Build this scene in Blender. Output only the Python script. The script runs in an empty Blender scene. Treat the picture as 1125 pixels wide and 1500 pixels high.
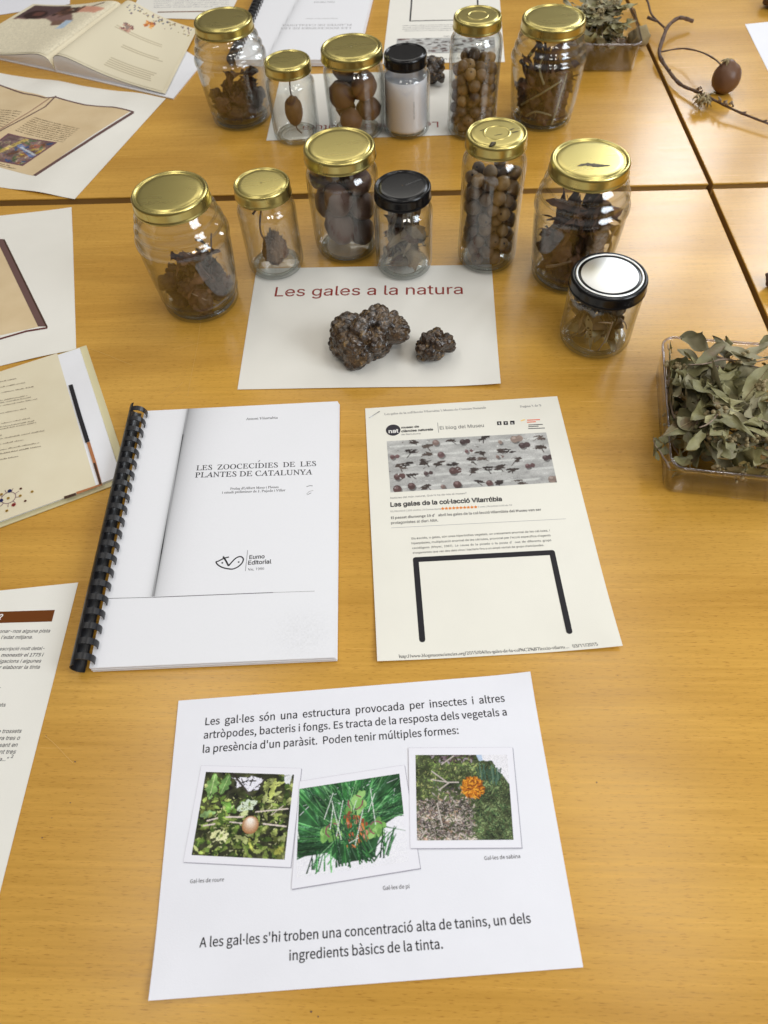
import bpy, math, random, unicodedata
import numpy as np
from mathutils import Vector, Matrix, noise as mnoise

# ------------------------------------------------------------------ camera
SC = bpy.context.scene
COL = SC.collection
FPX, PITCH, ROLL, CAMH = 1047.07, math.radians(55.5457), math.radians(-4.2904), 0.58252
PW, PH = 1125.0, 1500.0
_f = np.array([0, math.cos(PITCH), -math.sin(PITCH)])
_r = np.array([1.0, 0, 0]); _u = np.cross(_r, _f)
CR = math.cos(ROLL)*_r + math.sin(ROLL)*_u
CU = -math.sin(ROLL)*_r + math.cos(ROLL)*_u
cam = bpy.data.cameras.new('camera')
cam.sensor_fit = 'VERTICAL'; cam.sensor_height = 36.0; cam.lens = FPX/PH*36.0
cam.clip_start = 0.02; cam.clip_end = 100
cam.dof.use_dof = True; cam.dof.focus_distance = 0.72; cam.dof.aperture_fstop = 9.0
camo = bpy.data.objects.new('camera', cam); COL.objects.link(camo)
M = Matrix.Identity(4)
for i in range(3):
    M[i][0] = CR[i]; M[i][1] = CU[i]; M[i][2] = -_f[i]
M[2][3] = CAMH
camo.matrix_world = M
SC.camera = camo

def at(px, py, z=0.0):
    """a point of the photograph on the level z above the table, in metres"""
    d = (px-PW/2)*CR - (py-PH/2)*CU + FPX*_f
    s = (z-CAMH)/d[2]
    return np.array([s*d[0], s*d[1], z])

# ------------------------------------------------------------------ light
world = bpy.data.worlds.new('World'); SC.world = world; world.use_nodes = True
nt = world.node_tree; nt.nodes.clear()
out = nt.nodes.new('ShaderNodeOutputWorld'); bg = nt.nodes.new('ShaderNodeBackground')
tc = nt.nodes.new('ShaderNodeTexCoord'); sx = nt.nodes.new('ShaderNodeSeparateXYZ')
rp = nt.nodes.new('ShaderNodeValToRGB')
nt.links.new(tc.outputs['Generated'], sx.inputs[0])
mr = nt.nodes.new('ShaderNodeMapRange'); mr.inputs['From Min'].default_value = -1
nt.links.new(sx.outputs['Z'], mr.inputs['Value']); nt.links.new(mr.outputs[0], rp.inputs[0])
e = rp.color_ramp.elements
e[0].position = 0.0; e[0].color = (.10, .08, .06, 1)
e[1].position = 1.0; e[1].color = (.60, .58, .56, 1)
for p, c in ((.48, (.13, .10, .08)), (.56, (.22, .195, .165)), (.70, (.34, .32, .29)), (.82, (.66, .64, .60))):
    q = e.new(p); q.color = (*c, 1)
nt.links.new(rp.outputs[0], bg.inputs['Color']); bg.inputs['Strength'].default_value = 0.46
nt.links.new(bg.outputs[0], out.inputs['Surface'])

def area(name, loc, target, sx_, sy_, power, col):
    l = bpy.data.lights.new(name, 'AREA'); l.shape = 'RECTANGLE'; l.size = sx_; l.size_y = sy_
    l.energy = power; l.color = col
    o = bpy.data.objects.new(name, l); COL.objects.link(o); o.location = loc
    d = Vector(target) - Vector(loc)
    o.rotation_euler = d.to_track_quat('-Z', 'Y').to_euler()
    return o
# daylight through window panes behind and to the right of the tables
for (x, y) in ((1.50, 3.2), (2.1, 3.0), (2.65, 2.5)):
    for z in (1.35, 1.95):
        area('window_daylight', (x, y, z), (0.25, .7, 0.2), .38, .42, 6.0, (.90, .95, 1.0))
# a lit ceiling panel over the far end, and the lamps above the tables
area('ceiling_lamp', (.22, 3.2, 2.10), (.15, .9, 0), 1.9, .6, 8.0, (1.0, .96, .88))
for (x, y) in ((-.75, .5), (.75, .5), (-.75, 1.3), (.75, 1.3)):
    area('ceiling_lamp', (x, y, 2.05), (x*.6, y, 0), 1.1, .35, 3.9, (1.0, .96, .90))
# lamps behind the viewer and the panes of the window to the right
for x in (.15, .75):
    area('ceiling_lamp', (x, -.75, 2.05), (.0, .7, 0),   .30, .19, 3.8, (1.0, .94, .84))
for y in (-.75, -.12):
    for z in (1.05, 1.68):
        area('window_daylight', (1.75, y, z), (.1, .75, 0),   .50, .52, 7.5, (.86, .93, 1.0))

SC.view_settings.view_transform = 'Standard'; SC.view_settings.look = 'None'
SC.view_settings.exposure = 0.12; SC.view_settings.gamma = 1.0
SC.render.engine = 'CYCLES'
SC.cycles.max_bounces = 12; SC.cycles.transparent_max_bounces = 24
SC.cycles.use_denoising = True
SC.cycles.caustics_reflective = False; SC.cycles.caustics_refractive = False
SC.cycles.sample_clamp_indirect = 4.0

# ------------------------------------------------------------------ helpers
rng = random.Random(7)
nrg = np.random.default_rng(11)
def lin(c):
    c = np.asarray(c, float)/255.0
    return np.where(c <= .04045, c/12.92, ((c+.055)/1.055)**2.4)

MATS = {}
def principled(name, col, rough=.6, metal=0.0, spec=.5, **kw):
    if name in MATS: return MATS[name]
    m = bpy.data.materials.new(name); m.use_nodes = True
    b = m.node_tree.nodes['Principled BSDF']
    b.inputs['Base Color'].default_value = (*col, 1)
    b.inputs['Roughness'].default_value = rough; b.inputs['Metallic'].default_value = metal
    b.inputs['Specular IOR Level'].default_value = spec
    for k, v in kw.items(): b.inputs[k].default_value = v
    MATS[name] = m
    return m
def N(m, typ, **kw):
    n = m.node_tree.nodes.new(typ)
    for k, v in kw.items(): setattr(n, k, v)
    return n
def L(m, a, b): m.node_tree.links.new(a, b)

def mottled(name, stops, scale=20.0, rough=.7, bump=.0, bscale=200.0, spec=.4, detail=5.0, stretch=(1, 1, 1), objrand=0.0, coord='Object', **kw):
    """noise-driven colour between the stops [(pos,(r,g,b)),...], with an optional bump"""
    if name in MATS: return MATS[name]
    m = principled(name, stops[0][1], rough, spec=spec, **kw)
    b = m.node_tree.nodes['Principled BSDF']
    t = N(m, 'ShaderNodeTexCoord'); mp = N(m, 'ShaderNodeMapping'); mp.inputs['Scale'].default_value = stretch
    L(m, t.outputs[coord], mp.inputs[0])
    n = N(m, 'ShaderNodeTexNoise'); n.inputs['Scale'].default_value = scale; n.inputs['Detail'].default_value = detail
    L(m, mp.outputs[0], n.inputs['Vector'])
    r = N(m, 'ShaderNodeValToRGB'); cr = r.color_ramp
    cr.elements[0].position = stops[0][0]; cr.elements[0].color = (*stops[0][1], 1)
    cr.elements[1].position = stops[-1][0]; cr.elements[1].color = (*stops[-1][1], 1)
    for p, c in stops[1:-1]:
        q = cr.elements.new(p); q.color = (*c, 1)
    if objrand:
        oi = N(m, 'ShaderNodeObjectInfo'); ma = N(m, 'ShaderNodeMath', operation='MULTIPLY_ADD')
        ma.inputs[1].default_value = objrand
        L(m, oi.outputs['Random'], ma.inputs[0])
        sub = N(m, 'ShaderNodeMath', operation='SUBTRACT'); sub.inputs[1].default_value = objrand/2
        L(m, n.outputs['Fac'], sub.inputs[0]); L(m, sub.outputs[0], ma.inputs[2]); L(m, ma.outputs[0], r.inputs[0])
    else:
        L(m, n.outputs['Fac'], r.inputs[0])
    L(m, r.outputs[0], b.inputs['Base Color'])
    if bump:
        n2 = N(m, 'ShaderNodeTexNoise'); n2.inputs['Scale'].default_value = bscale; n2.inputs['Detail'].default_value = 4
        L(m, t.outputs[coord], n2.inputs['Vector'])
        bp = N(m, 'ShaderNodeBump'); bp.inputs['Strength'].default_value = bump; bp.inputs['Distance'].default_value = .002
        L(m, n2.outputs['Fac'], bp.inputs['Height']); L(m, bp.outputs[0], b.inputs['Normal'])
    return m

class MB:
    def __init__(s): s.v = []; s.f = []; s.c = []
    def add(s, vs, fs, col=None):
        o = len(s.v); s.v += [tuple(map(float, v)) for v in vs]; s.f += [tuple(i+o for i in f) for f in fs]
        if col is not None:
            col = np.asarray(col, float)
            if col.ndim == 1: col = np.tile(col, (len(vs), 1))
            s.c += [tuple(c) for c in col]
    def poly(s, vs, col=None): s.add(vs, [tuple(range(len(vs)))], col)
    def line(s, pts, w, col=None):
        """flat ribbon of width w along pts (lying in xy)"""
        pts = [np.array(p, float) for p in pts]; n = len(pts); vs = []
        for i, p in enumerate(pts):
            d = pts[min(i+1, n-1)] - pts[max(i-1, 0)]; d = d[:2]/(np.hypot(*d[:2])+1e-12)
            q = np.array([-d[1], d[0], 0])*w/2
            vs += [p+q, p-q]
        s.add(vs, [(2*i, 2*i+1, 2*i+3, 2*i+2) for i in range(n-1)], col)
    def tube(s, pts, rad, seg=8, cap=True):
        pts = [np.array(p, float) for p in pts]; n = len(pts)
        if not hasattr(rad, '__len__'): rad = [rad]*n
        ref = np.array([0.31, .17, .93]); vs = []
        for i, p in enumerate(pts):
            d = pts[min(i+1, n-1)] - pts[max(i-1, 0)]; d /= np.linalg.norm(d)+1e-12
            a = np.cross(d, ref); a /= np.linalg.norm(a)+1e-12; b = np.cross(d, a)
            for k in range(seg):
                t = 2*math.pi*k/seg; vs.append(p+rad[i]*(math.cos(t)*a+math.sin(t)*b))
        fs = [(i*seg+k, i*seg+(k+1) % seg, (i+1)*seg+(k+1) % seg, (i+1)*seg+k) for i in range(n-1) for k in range(seg)]
        if cap: fs += [tuple(range(seg))[::-1], tuple((n-1)*seg+k for k in range(seg))]
        s.add(vs, fs)
    def lathe(s, prof, seg=64, cx=0, cy=0):
        vs = []; fs = []
        n = len(prof)
        for (r, z) in prof:
            for k in range(seg):
                t = 2*math.pi*k/seg; vs.append((cx+r*math.cos(t), cy+r*math.sin(t), z))
        for i in range(n-1):
            for k in range(seg):
                fs.append((i*seg+k, i*seg+(k+1) % seg, (i+1)*seg+(k+1) % seg, (i+1)*seg+k))
        s.add(vs, fs)
    def prism(s, pts, z0, z1):
        n = len(pts)
        vs = [(p[0], p[1], z0) for p in pts] + [(p[0], p[1], z1) for p in pts]
        s.add(vs, [tuple(range(n))[::-1], tuple(range(n, 2*n))] + [(i, (i+1) % n, n+(i+1) % n, n+i) for i in range(n)])
    def build(s, name, m, parent=None, smooth=False, bevel=0, loc=None):
        me = bpy.data.meshes.new(name); me.from_pydata(s.v, [], s.f); me.update()
        if len(s.c) == len(s.v) and s.c:
            ca = me.color_attributes.new('print', 'FLOAT_COLOR', 'POINT')
            arr = np.ones((len(s.v), 4), np.float32); arr[:, :3] = np.array(s.c)[:, :3]
            ca.data.foreach_set('color', arr.ravel())
        me.materials.append(m)
        if smooth: me.polygons.foreach_set('use_smooth', [True]*len(me.polygons))
        o = bpy.data.objects.new(name, me); COL.objects.link(o)
        if parent is not None: o.parent = parent
        if loc is not None: o.location = loc
        if bevel:
            b = o.modifiers.new('bevel', 'BEVEL'); b.width = bevel; b.segments = 3; b.limit_method = 'ANGLE'
        return o

def tag(o, label=None, cat=None, group=None, kind=None):
    if label: o['label'] = label
    if cat: o['category'] = cat
    if group: o['group'] = group
    if kind: o['kind'] = kind
    return o
def empty(name, loc=(0, 0, 0), rz=0.0):
    o = bpy.data.objects.new(name, None); COL.objects.link(o); o.location = loc; o.rotation_euler = (0, 0, rz)
    o.empty_display_size = .02
    return o

# prints: a material that takes its ink from the mesh's own print colours
def print_mat(rough=.55):
    m = principled('printed_ink', (.5, .5, .5), rough, spec=.25)
    a = N(m, 'ShaderNodeAttribute'); a.attribute_name = 'print'
    L(m, a.outputs['Color'], m.node_tree.nodes['Principled BSDF'].inputs['Base Color'])
    return m
INK = print_mat()
def ink(name, rgb): return principled('ink_'+name, tuple(lin(rgb)), .6, spec=.2)

class Canvas:
    """a small raster of linear colour for a printed picture, (0,0) lower left"""
    def __init__(s, w, h, bg=(255, 255, 255)):
        s.w, s.h = w, h; s.a = np.tile(lin(bg), (h, w, 1)).astype(float)
        s.Y, s.X = np.mgrid[0:h, 0:w]; s.X = (s.X+.5)/w; s.Y = (s.Y+.5)/h
    def poly(s, pts, col, al=1.0):
        pts = np.array(pts); x0, y0 = pts.min(0); x1, y1 = pts.max(0)
        i0, i1 = max(0, int(y0*s.h)-1), min(s.h, int(y1*s.h)+2); j0, j1 = max(0, int(x0*s.w)-1), min(s.w, int(x1*s.w)+2)
        if i1 <= i0 or j1 <= j0: return
        X = s.X[i0:i1, j0:j1]; Y = s.Y[i0:i1, j0:j1]; ins = np.zeros(X.shape, bool); n = len(pts)
        for k in range(n):
            ax, ay = pts[k]; bx, by = pts[(k+1) % n]
            c = ((ay > Y) != (by > Y)) & (X < (bx-ax)*(Y-ay)/((by-ay) if by != ay else 1e-9)+ax); ins ^= c
        s.a[i0:i1, j0:j1][ins] = s.a[i0:i1, j0:j1][ins]*(1-al)+lin(col)*al
    def line(s, p, q, w, col, w2=None, al=1.0):
        p = np.array(p, float); q = np.array(q, float); d = q-p; d /= np.hypot(*d)+1e-9; n = np.array([-d[1], d[0]])
        w2 = w if w2 is None else w2
        s.poly([p+n*w/2, p-n*w/2, q-n*w2/2, q+n*w2/2], col, al)
    def disc(s, c, r, col, ry=None, al=1.0):
        t = np.linspace(0, 2*math.pi, 18, endpoint=False); ry = ry or r
        s.poly(np.stack([c[0]+r*np.cos(t), c[1]+ry*np.sin(t)], 1), col, al)
    def leaf(s, c, ln, w, ang, col, lob=0, vein=None):
        t = np.linspace(0, 1, 13); hw = w/2*np.sin(np.pi*np.clip(t, .02, .98))**.8*(1+lob*np.sin(t*22))
        u = (t-.5)*ln; P = np.concatenate([np.stack([u, hw], 1), np.stack([u[::-1], -hw[::-1]], 1)])
        ca, sa = math.cos(ang), math.sin(ang); R = np.array([[ca, sa], [-sa, ca]])
        s.poly(P@R+np.array(c), col)
        if vein: s.line(np.array([-.45*ln, 0])@R+c, np.array([.45*ln, 0])@R+c, w*.05, vein)
    def tone(s, amp=.5, lo=6, octs=3, tint=.15):
        g = np.zeros((s.h, s.w)); c3 = np.zeros((s.h, s.w, 3))
        for o in range(octs):
            n = lo*2**o; R_ = nrg.normal(0, 1, (n+2, n+2)); x = s.X*n; y = s.Y*n; i = x.astype(int); j = y.astype(int); fx = x-i; fy = y-j
            fx = fx*fx*(3-2*fx); fy = fy*fy*(3-2*fy)
            v = (R_[j, i]*(1-fx)+R_[j, i+1]*fx)*(1-fy)+(R_[j+1, i]*(1-fx)+R_[j+1, i+1]*fx)*fy; g += v/(1.4**o)
        t = np.exp(amp*np.clip(g, -2, 2))[..., None]; lum = s.a.mean(-1, keepdims=True); k = np.clip((.62-lum)/.3, 0, 1)
        s.a = s.a*(1+(t-1)*k)
    def speckle(s, n, cols, ln, w, box=(0, 0, 1, 1), R=random):
        for i in range(n):
            x, y = R.uniform(box[0], box[2]), R.uniform(box[1], box[3]); a = R.uniform(0, 3.14); l_ = R.uniform(*ln)
            s.line((x-l_*math.cos(a)/2, y-l_*math.sin(a)/2), (x+l_*math.cos(a)/2, y+l_*math.sin(a)/2), R.uniform(*w), R.choice(cols), .001)
    def noise(s, amt):
        p = np.pad(s.a, ((1, 1), (1, 1), (0, 0)), 'edge'); q = p[1:-1, 1:-1]
        s.a = .52*q+.12*(p[:-2, 1:-1]+p[2:, 1:-1]+p[1:-1, :-2]+p[1:-1, 2:])
        s.a *= (1+nrg.normal(0, amt, (s.h, s.w, 1))); s.a = np.clip(s.a, 0.005, .9)
    def patch(s, mb, quad, z=None):
        """quad: four points (3-D) upper left, upper right, lower right, lower left"""
        TL, TR, BR, BL = [np.array(q, float) for q in quad]
        u = np.linspace(0, 1, s.w+1); v = np.linspace(0, 1, s.h+1); U, V = np.meshgrid(u, v)
        P = ((1-U)*(1-V))[..., None]*BL+(U*(1-V))[..., None]*BR+(U*V)[..., None]*TR+((1-U)*V)[..., None]*TL
        if z is not None: P[..., 2] = z(P[..., 0], P[..., 1])
        # one colour for every cell: four corners of its own
        h, w = s.h, s.w
        q = np.stack([P[:-1, :-1], P[:-1, 1:], P[1:, 1:], P[1:, :-1]], 2).reshape(-1, 3)
        c = np.repeat(s.a.reshape(-1, 3), 4, 0)
        o = len(mb.v); mb.v += [tuple(x) for x in q]; mb.c += [tuple(x) for x in c]
        mb.f += [(o+4*i, o+4*i+1, o+4*i+2, o+4*i+3) for i in range(h*w)]

# ---- lettering: lines are collected and turned into meshes at the end
FD = bpy.utils.system_resource('DATAFILES') or ''
def font(fn):
    try: return bpy.data.fonts.load(FD+'/fonts/'+fn)
    except Exception: return None
FONTS = {'plain': None, 'arial': font('Inter.woff2'), 'calibri': font('Noto Sans CJK Regular.woff2'), 'serif': font('NotoSansMath-Regular.woff2')}
def serif(s, bold=False):
    if FONTS['serif'] is None: return s
    r = ''
    for c in unicodedata.normalize('NFD', s):
        if unicodedata.combining(c): continue
        if bold: b = 0x1D400, 0x1D41A
        else: b = 0x1D434, 0x1D44E
        if not bold and c == 'h': r += '\u210e'
        elif 'A' <= c <= 'Z': r += chr(b[0]+ord(c)-65)
        elif 'a' <= c <= 'z': r += chr(b[1]+ord(c)-97)
        else: r += c
    return r
TEXTS = []
def text(owner, body, p0, p1, m, fnt='arial', hs=1.0, off=0.0, shear=0.0, name='lettering', zf=None):
    """body runs along the baseline p0 -> p1 (table metres); hs stretches its height"""
    if fnt == 'serif': body = serif(body); shear -= .32
    if fnt == 'serifb': body = serif(body, True); fnt = 'serif'
    TEXTS.append((owner, name, m, body, np.array(p0, float), np.array(p1, float), FONTS[fnt], hs, off, shear, zf))
def realise_text():
    if not TEXTS: return
    objs = []
    for (owner, name, m, body, p0, p1, fn, hs, off, sh, zf) in TEXTS:
        c = bpy.data.curves.new('t', 'FONT'); c.body = body; c.offset = off; c.shear = sh; c.resolution_u = 3
        if fn: c.font = fn
        if fn is not None and fn == FONTS['calibri'] and '·' in body:
            c.body = body.replace('l·l', 'l.l'); c.materials.append(m); c.materials.append(m)
            for i, ch in enumerate(body):
                if ch == '·': c.body_format[i].material_index = 1
        o = bpy.data.objects.new('t', c); COL.objects.link(o); objs.append(o)
    dg = bpy.context.evaluated_depsgraph_get(); dg.update()
    B = {}
    for o, (owner, name, m, body, p0, p1, fn, hs, off, sh, zf) in zip(objs, TEXTS):
        me = bpy.data.meshes.new_from_object(o.evaluated_get(dg))
        n = len(me.vertices)
        if n:
            v = np.empty(n*3); me.vertices.foreach_get('co', v); v = v.reshape(-1, 3)
            if '·' in body and fn == FONTS['calibri'] and len(me.materials) > 1:
                up = {i for p in me.polygons if p.material_index == 1 for i in p.vertices}
                for i in up: v[i, 1] += .30*v[:, 1].max()
            x0, x1 = v[:, 0].min(), v[:, 0].max(); d = p1-p0; ln = np.hypot(d[0], d[1]); s = ln/max(1e-6, x1-x0)
            dx = d[:2]/ln; nx = np.array([-dx[1], dx[0]])
            X = (v[:, 0]-x0)*s; Y = v[:, 1]*s*hs
            W = np.zeros((n, 3)); W[:, :2] = p0[:2]+X[:, None]*dx+Y[:, None]*nx; W[:, 2] = p0[2]
            if zf: W[:, 2] = zf(W[:, 0], W[:, 1])
            key = (owner.name, name, m.name, len(B)); B.setdefault(key, (MB(), owner, m))[0].add(W, [tuple(p.vertices) for p in me.polygons])
        bpy.data.meshes.remove(me)
    for o in objs:
        c = o.data; bpy.data.objects.remove(o); bpy.data.curves.remove(c)
    for (on, name, mn, k_), (mb, owner, m) in B.items(): mb.build(name, m, owner)

# ------------------------------------------------------------------ materials
def wood():
    m = principled('beech_veneer', (.5, .27, .05), .30, spec=.5)
    b = m.node_tree.nodes['Principled BSDF']
    t = N(m, 'ShaderNodeTexCoord'); oi = N(m, 'ShaderNodeObjectInfo')
    ad = N(m, 'ShaderNodeVectorMath', operation='MULTIPLY_ADD')
    cmb = N(m, 'ShaderNodeCombineXYZ')
    mul = N(m, 'ShaderNodeMath', operation='MULTIPLY'); mul.inputs[1].default_value = 7.3
    L(m, oi.outputs['Random'], mul.inputs[0]); L(m, mul.outputs[0], cmb.inputs['X']); L(m, mul.outputs[0], cmb.inputs['Y'])
    ad.inputs[1].default_value = (1, 1, 1)
    L(m, t.outputs['Object'], ad.inputs[0]); L(m, cmb.outputs[0], ad.inputs[2])
    def nz(scale, detail, rough=.5, dist=0.0):
        mp = N(m, 'ShaderNodeMapping'); mp.inputs['Scale'].default_value = scale; L(m, ad.outputs[0], mp.inputs[0])
        n = N(m, 'ShaderNodeTexNoise'); n.inputs['Scale'].default_value = 1; n.inputs['Detail'].default_value = detail
        n.inputs['Roughness'].default_value = rough; n.inputs['Distortion'].default_value = dist
        L(m, mp.outputs[0], n.inputs['Vector']); return n
    broad = nz((1.6, 11, 8), 3, dist=.6); fine = nz((8, 260, 60), 6, .65); fleck = nz((130, 1300, 300), 2); patch_ = nz((3, 3, 3), 2)
    def mix(f, c1, c2, typ='MIX'):
        x = N(m, 'ShaderNodeMix', data_type='RGBA', blend_type=typ)
        for sock, val in ((x.inputs[0], f), (x.inputs[6], c1), (x.inputs[7], c2)):
            if isinstance(val, (tuple, float)): sock.default_value = val if isinstance(val, float) else (*val, 1)
            else: L(m, val, sock)
        return x.outputs[2]
    def ramp(n, lo, hi):
        r = N(m, 'ShaderNodeMapRange'); r.inputs['From Min'].default_value = lo; r.inputs['From Max'].default_value = hi
        L(m, n.outputs['Fac'], r.inputs['Value']); return r.outputs[0]
    c = mix(ramp(broad, .34, .66), WOOD[0], WOOD[1])
    c = mix(ramp(fine, .35, .68), c, mix(1.0, c, (1.19, 1.21, 1.28), 'MULTIPLY'))
    c = mix(ramp(fleck, .59, .70), c, mix(1.0, c, (.70, .62, .50), 'MULTIPLY'))
    c = mix(ramp(patch_, .3, .7), c, mix(1.0, c, (1.05, 1.04, 1.0), 'MULTIPLY'))
    L(m, c, b.inputs['Base Color'])
    rr = N(m, 'ShaderNodeMapRange'); rr.inputs['From Min'].default_value = .3; rr.inputs['From Max'].default_value = .7
    rr.inputs['To Min'].default_value = .20; rr.inputs['To Max'].default_value = .28
    L(m, fine.outputs['Fac'], rr.inputs['Value']); L(m, rr.outputs[0], b.inputs['Roughness'])
    bp = N(m, 'ShaderNodeBump'); bp.inputs['Strength'].default_value = .05; bp.inputs['Distance'].default_value = .001
    L(m, fine.outputs['Fac'], bp.inputs['Height']); L(m, bp.outputs[0], b.inputs['Normal'])
    return m
WOOD = ((.44, .226, .031), (.56, .307, .052))
M_WOOD = wood()
M_EDGE = principled('edge_band', (.34, .18, .05), .5)
M_FLOOR = mottled('floor_tile', [(.3, (.05, .04, .035)), (.7, (.08, .065, .055))], 6)

def glass(name, tint=(.985, .99, .985), edge=(.24, .26, .25), rough=.012, ior=1.62, edgepow=3.5):
    m = bpy.data.materials.new(name); m.use_nodes = True; n = m.node_tree.nodes; n.clear()
    o = n.new('ShaderNodeOutputMaterial'); mx = n.new('ShaderNodeMixShader'); tr = n.new('ShaderNodeBsdfTransparent')
    gl = n.new('ShaderNodeBsdfAnisotropic' if False else 'ShaderNodeBsdfGlossy'); fr = n.new('ShaderNodeFresnel'); geo = n.new('ShaderNodeNewGeometry'); mi = n.new('ShaderNodeMapRange'); mi.inputs['To Min'].default_value = ior; mi.inputs['To Max'].default_value = 1/ior
    m.node_tree.links.new(geo.outputs['Backfacing'], mi.inputs['Value']); m.node_tree.links.new(mi.outputs[0], fr.inputs['IOR'])
    gl.inputs['Roughness'].default_value = rough; gl.inputs['Color'].default_value = (1, 1, 1, 1)
    lw = n.new('ShaderNodeLayerWeight'); lw.inputs['Blend'].default_value = .5
    pw = n.new('ShaderNodeMath'); pw.operation = 'POWER'; pw.inputs[1].default_value = edgepow; m.node_tree.links.new(lw.outputs['Facing'], pw.inputs[0])
    cm = n.new('ShaderNodeMix'); cm.data_type = 'RGBA'; cm.inputs[6].default_value = (*tint, 1); cm.inputs[7].default_value = (*edge, 1)
    l = m.node_tree.links
    l.new(pw.outputs[0], cm.inputs[0]); l.new(cm.outputs[2], tr.inputs['Color'])
    # slow ripples of blown glass
    nz = n.new('ShaderNodeTexNoise'); nz.inputs['Scale'].default_value = 45; nz.inputs['Detail'].default_value = 1
    bp = n.new('ShaderNodeBump'); bp.inputs['Strength'].default_value = .07; bp.inputs['Distance'].default_value = .002
    tcx = n.new('ShaderNodeTexCoord'); l.new(tcx.outputs['Object'], nz.inputs['Vector']); l.new(nz.outputs['Fac'], bp.inputs['Height'])
    l.new(bp.outputs[0], gl.inputs['Normal']); l.new(bp.outputs[0], fr.inputs['Normal'])
    l.new(fr.outputs[0], mx.inputs[0]); l.new(tr.outputs[0], mx.inputs[1]); l.new(gl.outputs[0], mx.inputs[2])
    l.new(mx.outputs[0], o.inputs['Surface'])
    MATS[name] = m
    return m
M_GLASS = glass('jar_glass')
M_BASE = glass('jar_glass_base', (.90, .92, .90), (.30, .33, .31), .03, 1.5, 2.0)
M_RIM = glass('clear_rim', (.80, .78, .82), (.55, .52, .58), .08, 1.9, 1.5)
M_PLASTIC = glass('clear_plastic', (.955, .95, .945), (.60, .58, .60), .05, 1.5, 2.5)
def gold():
    m = mottled('gold_lid', [(.35, (.56, .47, .17)), (.65, (.66, .56, .22))], 30, rough=.26, metallic=0) if False else principled('gold_lid', (.57, .485, .175), .25, 1.0)
    b = m.node_tree.nodes['Principled BSDF']
    t = N(m, 'ShaderNodeTexCoord'); mp = N(m, 'ShaderNodeMapping'); mp.inputs['Scale'].default_value = (12, 90, 12); mp.inputs['Rotation'].default_value = (0, 0, .6)
    n = N(m, 'ShaderNodeTexNoise'); n.inputs['Scale'].default_value = 1; n.inputs['Detail'].default_value = 3
    L(m, t.outputs['Object'], mp.inputs[0]); L(m, mp.outputs[0], n.inputs['Vector'])
    r = N(m, 'ShaderNodeMapRange'); r.inputs['From Min'].default_value = .35; r.inputs['From Max'].default_value = .75
    r.inputs['To Min'].default_value = .27; r.inputs['To Max'].default_value = .32
    L(m, n.outputs['Fac'], r.inputs['Value']); L(m, r.outputs[0], b.inputs['Roughness'])
    return m
M_GOLD = gold()
M_BLACKLID = principled('black_lid', (.005, .005, .006), .2, spec=.4)
M_SILVER = principled('silver_disc', (.80, .80, .78), .40, 1.0)
def paper(name, col, bump=.06):
    m = mottled(name, [(.3, tuple(np.array(col)*.975)), (.7, tuple(np.array(col)*1.0))], 25, rough=.62, bump=bump, bscale=900, spec=.22)
    return m
M_WHITE = paper('white_paper', (.80, .80, .85))
M_BOOKW = paper('white_page', (.80, .80, .83))
M_CREAM = paper('cream_paper', (.80, .775, .69))
M_GREYW = paper('warm_white_paper', (.79, .765, .70))
M_PARCH = mottled('parchment_page', [(.3, (.69, .61, .435)), (.7, (.75, .68, .505))], 14, rough=.6, spec=.25)
M_TAN = mottled('parchment_print', [(.3, (.62, .47, .275)), (.7, (.69, .54, .335))], 22, rough=.55, spec=.3)
M_COMB = principled('black_comb_plastic', (.010, .010, .012), .32, spec=.5)
M_BLACK = ink('black', (38, 36, 40)); M_DARK = ink('dark', (55, 52, 58)); M_GREY = ink('grey', (120, 118, 122)); M_LGREY = ink('light_grey', (165, 163, 165))
M_RED = ink('red', (138, 48, 40)); M_BROWN = ink('brown', (105, 55, 12)); M_ORANGE = ink('orange', (222, 130, 30)); M_LWHITE = ink('white', (235, 232, 228)); M_MAUVE = ink('mauve', (104, 78, 74)); M_SEPIA = ink('sepia', (72, 50, 38))

# ------------------------------------------------------------------ the setting: floor and four tables pushed together
fl = MB(); fl.add([(-6, -6, -.74), (6, -6, -.74), (6, 6, -.74), (-6, 6, -.74)], [(0, 1, 2, 3)])
tag(fl.build('floor', M_FLOOR), kind='structure')
def table(label, pts):
    """pts: the four corners of its top, counter-clockwise"""
    c = np.mean(np.array(pts), 0); r = empty('table', (c[0], c[1], 0), math.radians(-5))
    ca, sa = math.cos(math.radians(5)), math.sin(math.radians(5))
    def loc(p):
        d = np.array(p)-c; return (ca*d[0]-sa*d[1], sa*d[0]+ca*d[1])
    P = [loc(p) for p in pts]
    mb = MB(); mb.prism(P, -.003, 0.0); o = mb.build('tabletop', M_WOOD, r, bevel=.0012)
    cc = np.mean(np.array(P), 0)
    Q = [tuple(cc+(np.array(p)-cc)*(1-.0016/np.linalg.norm(np.array(p)-cc))) for p in P]
    mb = MB(); mb.prism(Q, -.026, -.0031); mb.build('edge_band', M_EDGE, r)
    for p in P:
        q = cc+(np.array(p)-cc)*(1-.11/np.linalg.norm(np.array(p)-cc))
        mb = MB(); mb.tube([(q[0], q[1], -.026), (q[0], q[1], -.74)], .018, 12); mb.build('leg', M_EDGE, r, smooth=True)
    tag(r, label, 'table')
    return r
T_FRONT = table('beech veneer table carrying the printed sheets and the front row of jars',
      [(-1.30, -.42), (.398, -.22), (.4797, .8995), (-1.30, 1.058)])
table('beech veneer table at the right of the front one, beyond the slanting seam', [(.405, -.22), (1.9, -.30), (1.9, .780), (.4865, .8995)])
table('beech veneer table across the long seam, under the back row of jars', [(-1.30, 1.077), (.4855, .9115), (.556, 2.05), (-1.30, 2.2)])
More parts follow.
